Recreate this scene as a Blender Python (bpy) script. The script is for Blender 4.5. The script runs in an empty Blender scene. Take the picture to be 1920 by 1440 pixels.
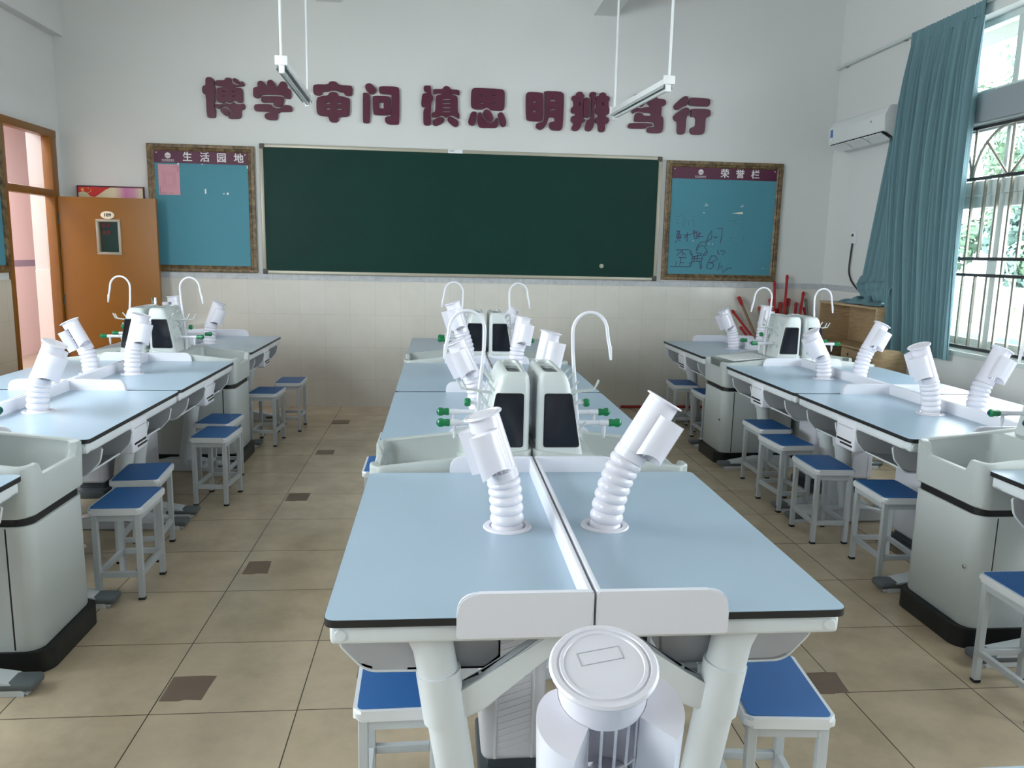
import bpy, bmesh, math, random
from mathutils import Vector, Matrix

# ------------------------------------------------------------------ camera, world, lights, exposure
SC = bpy.context.scene
COL = SC.collection
SC.view_settings.view_transform = 'Standard'
SC.view_settings.look = 'None'
SC.view_settings.exposure = 2.32
SC.view_settings.gamma = 1.0
SC.view_settings.use_curve_mapping = False

F_PX = 1472.3
YAW, PITCH, ROLL = 0.0945, 0.1651, 0.0215
CAM = Vector((-0.355, -1.638, 1.58))
fwd = Vector((math.sin(YAW)*math.cos(PITCH), math.cos(YAW)*math.cos(PITCH), -math.sin(PITCH)))
rgt = Vector((math.cos(YAW), -math.sin(YAW), 0))
upv = rgt.cross(fwd)
r2 = rgt*math.cos(ROLL)+upv*math.sin(ROLL)
u2 = -rgt*math.sin(ROLL)+upv*math.cos(ROLL)
cd = bpy.data.cameras.new('camera')
cd.sensor_width = 36.0
cd.lens = 36.0*F_PX/1920
cd.clip_start = 0.05
cd.clip_end = 200
cam = bpy.data.objects.new('camera', cd)
COL.objects.link(cam)
mw = Matrix((( r2.x, u2.x, -fwd.x, CAM.x), (r2.y, u2.y, -fwd.y, CAM.y), (r2.z, u2.z, -fwd.z, CAM.z), (0, 0, 0, 1)))
cam.matrix_world = mw
SC.camera = cam

def lin(h):
    h = h.lstrip('#')
    out = []
    for i in (0, 2, 4):
        c = int(h[i:i+2], 16)/255
        out.append(c/12.92 if c <= .04045 else ((c+.055)/1.055)**2.4)
    return tuple(out)+(1.0,)

wd = bpy.data.worlds.new('sky')
SC.world = wd
wd.use_nodes = True
bg = wd.node_tree.nodes['Background']
bg.inputs['Color'].default_value = lin('#eaf4f5')
bg.inputs['Strength'].default_value = 3.9

def area(name, loc, rot, sx, sy, energy=0, color=(1, 1, 1), portal=False):
    l = bpy.data.lights.new(name, 'AREA')
    l.shape = 'RECTANGLE'
    l.size, l.size_y = sx, sy
    l.energy = energy
    l.color = color
    l.cycles.is_portal = portal
    o = bpy.data.objects.new(name, l)
    o.location = loc
    o.rotation_euler = rot
    COL.objects.link(o)
    return o
P2 = math.pi/2
# sampling portals in the window openings (they give no light of their own)
for y0, y1 in ((1.6, 5.0), (-2.2, 0.9)):
    area('window_portal', (3.93, (y0+y1)/2, 2.15), (0, P2, 0), 2.6, y1-y0, portal=True)
for y0, y1 in ((.2, 3.2), (-2.6, -.7)):
    area('window_portal', (-4.13, (y0+y1)/2, 2.0), (0, -P2, 0), 2.5, y1-y0, portal=True)
# unseen fill light added to brighten the corridor beyond the open door
area('corridor_fill_light', (-5.05, 6.9, 3.25), (0, 0, 0), 0.6, 3.6, 38, (1.0, .96, .95))

# ------------------------------------------------------------------ materials
MATS = {}
def pr(name, hexc, rough=.5, metal=0.0, noise=0, nscale=20, bump=0, coat=0, spec=.5):
    m = bpy.data.materials.new(name)
    m.use_nodes = True
    nt = m.node_tree
    b = nt.nodes['Principled BSDF']
    b.inputs['Base Color'].default_value = lin(hexc)
    b.inputs['Roughness'].default_value = rough
    b.inputs['Metallic'].default_value = metal
    b.inputs['Specular IOR Level'].default_value = spec
    if coat:
        b.inputs['Coat Weight'].default_value = coat
        b.inputs['Coat Roughness'].default_value = .08
    if noise or bump:
        tc = nt.nodes.new('ShaderNodeTexCoord')
        nz = nt.nodes.new('ShaderNodeTexNoise')
        nz.inputs['Scale'].default_value = nscale
        nz.inputs['Detail'].default_value = 5
        nt.links.new(tc.outputs['Object'], nz.inputs['Vector'])
        if noise:
            mx = nt.nodes.new('ShaderNodeMix')
            mx.data_type = 'RGBA'
            c = lin(hexc)
            mx.inputs[6].default_value = tuple(max(0, x*(1-noise)) for x in c[:3])+(1,)
            mx.inputs[7].default_value = tuple(min(1, x*(1+noise)) for x in c[:3])+(1,)
            nt.links.new(nz.outputs['Fac'], mx.inputs[0])
            nt.links.new(mx.outputs[2], b.inputs['Base Color'])
        if bump:
            bp = nt.nodes.new('ShaderNodeBump')
            bp.inputs['Strength'].default_value = bump
            bp.inputs['Distance'].default_value = .01
            nt.links.new(nz.outputs['Fac'], bp.inputs['Height'])
            nt.links.new(bp.outputs['Normal'], b.inputs['Normal'])
    MATS[name] = m
    return m

def tile_mat(name, axes, bw, rh, c1, c2, cm, mortar, rough, shift=(0, 0), ns=3, namt=.12, spec=.5, offset=0.0):
    m = pr(name, c1, rough, spec=spec)
    nt = m.node_tree
    b = nt.nodes['Principled BSDF']
    tc = nt.nodes.new('ShaderNodeTexCoord')
    sp = nt.nodes.new('ShaderNodeSeparateXYZ')
    cb = nt.nodes.new('ShaderNodeCombineXYZ')
    nt.links.new(tc.outputs['Object'], sp.inputs[0])
    for i, a in enumerate(axes):
        ad = nt.nodes.new('ShaderNodeMath')
        ad.operation = 'SUBTRACT'
        nt.links.new(sp.outputs['XYZ'.index(a)], ad.inputs[0])
        ad.inputs[1].default_value = shift[i]
        nt.links.new(ad.outputs[0], cb.inputs[i])
    br = nt.nodes.new('ShaderNodeTexBrick')
    br.offset = offset
    br.inputs['Scale'].default_value = 1
    br.inputs['Brick Width'].default_value = bw
    br.inputs['Row Height'].default_value = rh
    br.inputs['Mortar Size'].default_value = mortar
    br.inputs['Mortar Smooth'].default_value = .1
    br.inputs['Color1'].default_value = lin(c1)
    br.inputs['Color2'].default_value = lin(c2)
    br.inputs['Mortar'].default_value = lin(cm)
    nt.links.new(cb.outputs[0], br.inputs['Vector'])
    nz = nt.nodes.new('ShaderNodeTexNoise')
    nz.inputs['Scale'].default_value = ns
    nz.inputs['Detail'].default_value = 8
    nz.inputs['Roughness'].default_value = .65
    nt.links.new(tc.outputs['Object'], nz.inputs['Vector'])
    mr = nt.nodes.new('ShaderNodeMapRange')
    mr.inputs[1].default_value = .3
    mr.inputs[2].default_value = .7
    mr.inputs[3].default_value = 1-namt
    mr.inputs[4].default_value = 1+namt
    nt.links.new(nz.outputs['Fac'], mr.inputs[0])
    mx = nt.nodes.new('ShaderNodeMix')
    mx.data_type = 'RGBA'
    mx.blend_type = 'MULTIPLY'
    mx.inputs[0].default_value = 1
    nt.links.new(br.outputs['Color'], mx.inputs[6])
    nt.links.new(mr.outputs[0], mx.inputs[7])
    nt.links.new(mx.outputs[2], b.inputs['Base Color'])
    return m

def glass_mat(name, tint='#f7f7f8', gloss=.06):
    m = bpy.data.materials.new(name)
    m.use_nodes = True
    nt = m.node_tree
    nt.nodes.clear()
    out = nt.nodes.new('ShaderNodeOutputMaterial')
    t = nt.nodes.new('ShaderNodeBsdfTransparent')
    t.inputs[0].default_value = lin(tint)
    g = nt.nodes.new('ShaderNodeBsdfGlossy')
    g.inputs['Roughness'].default_value = .02
    mx = nt.nodes.new('ShaderNodeMixShader')
    mx.inputs[0].default_value = gloss
    nt.links.new(t.outputs[0], mx.inputs[1])
    nt.links.new(g.outputs[0], mx.inputs[2])
    nt.links.new(mx.outputs[0], out.inputs[0])
    MATS[name] = m
    return m

pr('wall_paint', '#d9dad8', .7, noise=.02, nscale=2, bump=.02)
pr('ceiling_paint', '#e4e3e0', .8)
pr('lintel_paint', '#8d9599', .6)
tile_mat('floor_tile', 'XY', .4973, .4973, '#c4b49c', '#bcab92', '#4c4538', .0022, .2, (-1.335, .919-.4973*20), 3.5, .16, spec=.4)
pr('floor_patch', '#7d6c5d', .6, noise=.1, nscale=15)
tile_mat('wain_back', 'XZ', .248, .331, '#d6d3cb', '#d3d0c8', '#c2beb6', .0013, .1, (.0, -.057), 6, .03)
tile_mat('wain_side', 'YZ', .248, .331, '#d2cdbf', '#cec8ba', '#b5afa2', .0016, .12, (.0, -.057), 6, .03)
tile_mat('band_back', 'XZ', .248, .5, '#b9bcc0', '#b3b6bb', '#9a9c9e', .0016, .3, (0, 1.0), 22, .16)
tile_mat('band_side', 'YZ', .248, .5, '#b9bcc0', '#b3b6bb', '#9a9c9e', .0016, .3, (0, 1.0), 22, .16)
pr('laminate', '#a2b7c9', .3, spec=.55)
pr('phenolic_black', '#17181a', .45)
pr('white_plastic', '#dcdde6', .28)
pr('duct_white', '#dedce6', .22, spec=.55)
pr('frame_white', '#d6dce1', .35)
pr('pod_grey', '#c5cbcb', .33)
pr('basin_grey', '#b3bab9', .35)
pr('tray_grey', '#a9abb0', .3)
pr('black_rubber', '#0c0d0e', .5)
pr('plinth_black', '#15191a', .45)
pr('foot_grey', '#5f676b', .45)
pr('duct_base_grey', '#4c5359', .5)
pr('stool_white', '#dfe2e6', .35)
pr('stool_leg', '#c3c9ce', .4, metal=0.0, spec=.6)
pr('stool_blue', '#2e66a6', .5)
pr('screen_black', '#090d16', .12, spec=.5)
pr('panel_dark', '#5b5f60', .15)
pr('knob_green', '#0b7a48', .35)
pr('knob_blue', '#1c3568', .4)
pr('chrome', '#c8c8c8', .15, metal=1.0)
pr('green_board', '#06322b', .5, noise=.18, nscale=3, spec=.2)
pr('alu', '#a9a596', .4, metal=.3)
pr('alu_dark', '#4b4a44', .5)
pr('pin_board', '#4c8c9d', .7, noise=.06, nscale=60)
pr('header_plum', '#551a3a', .5)
pr('plum_letter', '#541330', .4)
pr('letter_white', '#e4dfe0', .6)
pr('notice_pink', '#d09aa6', .7, noise=.06, nscale=40)
pr('notice_line', '#b07a8c', .7)
pr('ink_purple', '#4a2f55', .6)
pr('ink_faint', '#5b7480', .7)
pr('paper_white', '#e8eaec', .7)
pr('poster_red', '#c41414', .4)
pr('star_yellow', '#f0c04a', .5)
pr('door_wood', '#8e5c16', .35, noise=.06, nscale=4)
pr('door_frame_wood', '#85571f', .35, noise=.1, nscale=8)
pr('plate_cream', '#efe6cf', .4)
pr('ink_black', '#1d1a18', .6)
pr('ink_red', '#7d1d2c', .6)
pr('curtain_teal', '#66868e', .85, noise=.05, nscale=300)
pr('ac_white', '#dcdfdf', .35)
pr('ac_dark', '#1c2226', .6)
pr('sticker_blue', '#4e78b5', .5)
pr('cable_black', '#24272a', .5)
pr('stick_red', '#a3141d', .35)
pr('stick_brown', '#83654a', .6)
pr('stick_grey', '#6c665f', .6)
pr('pink_wall', '#e3cdcc', .6)
pr('corridor_white', '#eee3df', .5)
pr('corridor_band', '#9b8c9e', .4)
pr('corridor_floor', '#a79a8a', .3)
pr('bar_steel', '#8c8a80', .35, metal=.4)
pr('bar_dark', '#3b3a3c', .4, metal=.3)
pr('window_white', '#c9d2ce', .4)
pr('lamp_white', '#e6e9ea', .35)
pr('lamp_reflector', '#b9bfc2', .25, metal=.4)
pr('tube_glass', '#d9dedd', .15)
pr('court_pale', '#858888', .9)
pr('court_red', '#7a3c38', .9)
pr('bark', '#7d8a72', .9)
pr('leaf_a', '#557058', .9, noise=.25, nscale=1.5)
pr('leaf_b', '#5f7a72', .9, noise=.25, nscale=1.2)
pr('leaf_c', '#6f8f58', .6)
pr('bench_teal', '#4f7078', .7)
tile_mat('eave_tile', 'XY', .3, .3, '#7f8a82', '#7b867e', '#626b65', .004, .6, (0, 0), 4, .03)
glass_mat('glass')
glass_mat('door_glass', '#d0d6c8', .16)

def grain(name, c1, c2, scale, rough, axis_scale):
    m = pr(name, c1, rough)
    nt = m.node_tree
    b = nt.nodes['Principled BSDF']
    tc = nt.nodes.new('ShaderNodeTexCoord')
    mp = nt.nodes.new('ShaderNodeMapping')
    mp.inputs['Scale'].default_value = axis_scale
    nz = nt.nodes.new('ShaderNodeTexNoise')
    nz.inputs['Scale'].default_value = scale
    nz.inputs['Detail'].default_value = 6
    nz.inputs['Distortion'].default_value = .6
    rp = nt.nodes.new('ShaderNodeValToRGB')
    rp.color_ramp.elements[0].position = .35
    rp.color_ramp.elements[1].position = .68
    rp.color_ramp.elements[0].color = lin(c1)
    rp.color_ramp.elements[1].color = lin(c2)
    nt.links.new(tc.outputs['Object'], mp.inputs[0])
    nt.links.new(mp.outputs[0], nz.inputs['Vector'])
    nt.links.new(nz.outputs['Fac'], rp.inputs[0])
    nt.links.new(rp.outputs[0], b.inputs['Base Color'])
    return m
grain('antique_wood', '#4a3823', '#8a7350', 22, .45, (1, 1, 1))
grain('cabinet_wood', '#a58b69', '#bca27e', 10, .45, (1, 1, 8))

def poster_mat():
    m = pr('poster_print', '#d8cfa8', .35)
    nt = m.node_tree
    b = nt.nodes['Principled BSDF']
    tc = nt.nodes.new('ShaderNodeTexCoord')
    sp = nt.nodes.new('ShaderNodeSeparateXYZ')
    rp = nt.nodes.new('ShaderNodeValToRGB')
    e = rp.color_ramp.elements
    e[0].position, e[0].color = .30, lin('#cfc6a4')
    e[1].position, e[1].color = .97, lin('#d3c9a4')
    n = e.new(.55); n.color = lin('#dcd0ae')
    n = e.new(.72); n.color = lin('#c878a8')
    n = e.new(.85); n.color = lin('#d08fb0')
    dv = nt.nodes.new('ShaderNodeMath')
    dv.operation = 'DIVIDE'
    dv.inputs[1].default_value = .6
    nt.links.new(tc.outputs['Object'], sp.inputs[0])
    nt.links.new(sp.outputs[0], dv.inputs[0])
    nt.links.new(dv.outputs[0], rp.inputs[0])
    nt.links.new(rp.outputs[0], b.inputs['Base Color'])
poster_mat()

# ------------------------------------------------------------------ mesh helpers
def obj(name, bm, mats, parent=None, angle=35, loc=None):
    if isinstance(mats, str):
        mats = [mats]
    me = bpy.data.meshes.new(name)
    if isinstance(bm, bmesh.types.BMesh):
        bmesh.ops.recalc_face_normals(bm, faces=bm.faces[:])
        bm.to_mesh(me)
        bm.free()
    else:
        me = bm
        me.name = name
        me.materials.clear()
    for m in mats:
        me.materials.append(MATS[m])
    me.polygons.foreach_set('use_smooth', [True]*len(me.polygons))
    me.set_sharp_from_angle(angle=math.radians(angle))
    o = bpy.data.objects.new(name, me)
    COL.objects.link(o)
    if parent:
        o.parent = parent
    if loc:
        o.location = loc
    return o

def thing(name, label, cat, loc=(0, 0, 0), rz=0, group=None):
    o = bpy.data.objects.new(name, None)
    o.empty_display_size = .1
    COL.objects.link(o)
    o.location = loc
    o.rotation_euler = (0, 0, rz)
    return tag(o, label, cat, group)

def tag(o, label, cat, group=None):
    o['label'] = label
    o['category'] = cat
    if group:
        o['group'] = group
    return o

def struct(o, label=None):
    o['kind'] = 'structure'
    if label:
        o['label'] = label
    return o

def kids(o):
    return [c for c in bpy.data.objects if c.parent is o]

KIDS = {}
def dup(root, loc, rz, label, group=None):
    if root.name not in KIDS:
        ch = kids(root)
        KIDS[root.name] = [(c, kids(c)) for c in ch]
    r = root.copy()
    COL.objects.link(r)
    r.location = loc
    r.rotation_euler = (0, 0, rz)
    r['label'] = label
    if group:
        r['group'] = group
    for c, gs in KIDS[root.name]:
        d = c.copy()
        COL.objects.link(d)
        d.parent = r
        for g in gs:
            h = g.copy()
            COL.objects.link(h)
            h.parent = d
    return r

def NB():
    return bmesh.new()

def merge(bm, sub, mi=0, M=None):
    vm = {}
    for v in sub.verts:
        vm[v] = bm.verts.new(M @ v.co if M else v.co)
    for f in sub.faces:
        try:
            nf = bm.faces.new([vm[v] for v in f.verts])
            nf.material_index = mi if mi is not None else f.material_index
        except ValueError:
            pass
    sub.free()
    return bm

def box(bm, x0, x1, y0, y1, z0, z1, bev=0, seg=2, mi=0, M=None):
    s = bmesh.new()
    bmesh.ops.create_cube(s, size=1)
    for v in s.verts:
        v.co = Vector(((x0+x1)/2+v.co.x*(x1-x0), (y0+y1)/2+v.co.y*(y1-y0), (z0+z1)/2+v.co.z*(z1-z0)))
    if bev:
        bmesh.ops.bevel(s, geom=s.edges[:], offset=bev, segments=seg, profile=.5, affect='EDGES')
    return merge(bm, s, mi, M)

def rpoly(pts, r, seg=4):
    """round the corners of a closed polygon; r a number or one per corner"""
    out = []
    n = len(pts)
    for i, p in enumerate(pts):
        rr = r[i] if isinstance(r, (list, tuple)) else r
        p = Vector(p)
        a = Vector(pts[i-1])-p
        b = Vector(pts[(i+1) % n])-p
        if rr <= 0:
            out.append(tuple(p))
            continue
        ang = a.angle(b)
        d = min(rr/math.tan(ang/2), a.length*.49, b.length*.49)
        p0, p1 = p+a.normalized()*d, p+b.normalized()*d
        for k in range(seg+1):
            t = k/seg
            out.append(tuple(p0*(1-t)**2+p*2*t*(1-t)+p1*t*t))
    return out

def prism(bm, pts, h0, h1, fn, mi=0, mi_cap=None, mi_top=None):
    a = [bm.verts.new(fn(p[0], p[1], h0)) for p in pts]
    b = [bm.verts.new(fn(p[0], p[1], h1)) for p in pts]
    n = len(pts)
    for i in range(n):
        f = bm.faces.new((a[i], a[(i+1) % n], b[(i+1) % n], b[i]))
        f.material_index = mi
    f = bm.faces.new(a[::-1])
    f.material_index = mi if mi_cap is None else mi_cap
    f = bm.faces.new(b)
    f.material_index = mi_top if mi_top is not None else (mi if mi_cap is None else mi_cap)
    return bm
XY = lambda u, v, h: (u, v, h)
XZ = lambda u, v, h: (u, h, v)
YZ = lambda u, v, h: (h, u, v)

def lathe(bm, prof, n=24, M=None, mi=0, close=False):
    rings = []
    for r, z in prof:
        if r < 1e-6:
            rings.append([bm.verts.new((M @ Vector((0, 0, z))) if M else (0, 0, z))])
        else:
            ring = []
            for k in range(n):
                t = 2*math.pi*k/n
                v = Vector((r*math.cos(t), r*math.sin(t), z))
                ring.append(bm.verts.new(M @ v if M else v))
            rings.append(ring)
    pairs = list(zip(rings, rings[1:]))
    if close:
        pairs.append((rings[-1], rings[0]))
    for A, B in pairs:
        if len(A) == 1 and len(B) == 1:
            continue
        for k in range(n):
            k2 = (k+1) % n
            if len(A) == 1:
                f = bm.faces.new((A[0], B[k], B[k2]))
            elif len(B) == 1:
                f = bm.faces.new((A[k], A[k2], B[0]))
            else:
                f = bm.faces.new((A[k], A[k2], B[k2], B[k]))
            f.material_index = mi
    return bm

def sweep(bm, pts, rad, n=10, mi=0, cap=True, sx=1.0):
    pts = [Vector(p) for p in pts]
    if not isinstance(rad, (list, tuple)):
        rad = [rad]*len(pts)
    t0 = (pts[1]-pts[0]).normalized()
    ref = Vector((0, 0, 1)) if abs(t0.z) < .9 else Vector((1, 0, 0))
    nx = t0.cross(ref).normalized()
    rings = []
    for i, p in enumerate(pts):
        if i == 0:
            t = pts[1]-pts[0]
        elif i == len(pts)-1:
            t = pts[-1]-pts[-2]
        else:
            t = (pts[i+1]-pts[i]).normalized()+(pts[i]-pts[i-1]).normalized()
        t = t.normalized()
        nx = (nx-t*nx.dot(t)).normalized()
        ny = t.cross(nx)
        rings.append([bm.verts.new(p+(nx*math.cos(2*math.pi*k/n)*sx+ny*math.sin(2*math.pi*k/n))*rad[i]) for k in range(n)])
    for A, B in zip(rings, rings[1:]):
        for k in range(n):
            f = bm.faces.new((A[k], A[(k+1) % n], B[(k+1) % n], B[k]))
            f.material_index = mi
    if cap:
        bm.faces.new(rings[0][::-1]).material_index = mi
        bm.faces.new(rings[-1]).material_index = mi
    return bm

def bez(p0, p1, p2, n=12):
    p0, p1, p2 = Vector(p0), Vector(p1), Vector(p2)
    return [p0*(1-t)**2+p1*2*t*(1-t)+p2*t*t for t in [k/n for k in range(n+1)]]

def arc(cx, cy, r, a0, a1, n):
    return [(cx+r*math.cos(math.radians(a0+(a1-a0)*k/n)), cy+r*math.sin(math.radians(a0+(a1-a0)*k/n))) for k in range(n+1)]

def curve_mesh(polys, extrude, bevel=0.0):
    """filled 2D outlines (holes by nesting) -> mesh lying in X/Z, thickness along Y"""
    c = bpy.data.curves.new('outline', 'CURVE')
    c.dimensions = '2D'
    c.fill_mode = 'BOTH'
    c.extrude = extrude
    c.bevel_depth = bevel
    c.bevel_resolution = 1
    for p in polys:
        s = c.splines.new('POLY')
        s.points.add(len(p)-1)
        for q, (x, y) in zip(s.points, p):
            q.co = (x, y, 0, 1)
        s.use_cyclic_u = True
    return curve_to_mesh(c)

def curve_to_mesh(c):
    o = bpy.data.objects.new('outline', c)
    COL.objects.link(o)
    me = bpy.data.meshes.new_from_object(o.evaluated_get(bpy.context.evaluated_depsgraph_get()))
    bpy.data.objects.remove(o)
    bpy.data.curves.remove(c)
    for v in me.vertices:
        v.co = Vector((v.co.x, -v.co.z, v.co.y))
    return me

def text_mesh(body, size, x, y, z, bold=0.0, spacing=1.0, extrude=.0015, face=1):
    c = bpy.data.curves.new('words', 'FONT')
    c.body = body
    c.size = size
    c.extrude = extrude
    c.space_character = spacing
    c.align_x = 'CENTER'
    c.align_y = 'CENTER'
    me = curve_to_mesh(c)
    if bold:      # heavier strokes: a few slightly shifted copies of the outlines in one mesh
        bm = bmesh.new()
        for k, (dx, dz) in enumerate(((-bold, 0), (bold, 0), (0, -bold*.6), (0, bold*.6))):
            s = bmesh.new()
            s.from_mesh(me)
            merge(bm, s, 0, Matrix.Translation((dx, -.0005*k, dz)))
        bm.to_mesh(me)
        bm.free()
    for v in me.vertices:
        v.co = Vector((v.co.x+x, v.co.y+y, v.co.z+z))
    return me

def chaikin(p):
    out = []
    n = len(p)
    for i in range(n):
        a, b = p[i], p[(i+1) % n]
        out.append((a[0]*.78+b[0]*.22, a[1]*.78+b[1]*.22))
        out.append((a[0]*.22+b[0]*.78, a[1]*.22+b[1]*.78))
    return out

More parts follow.
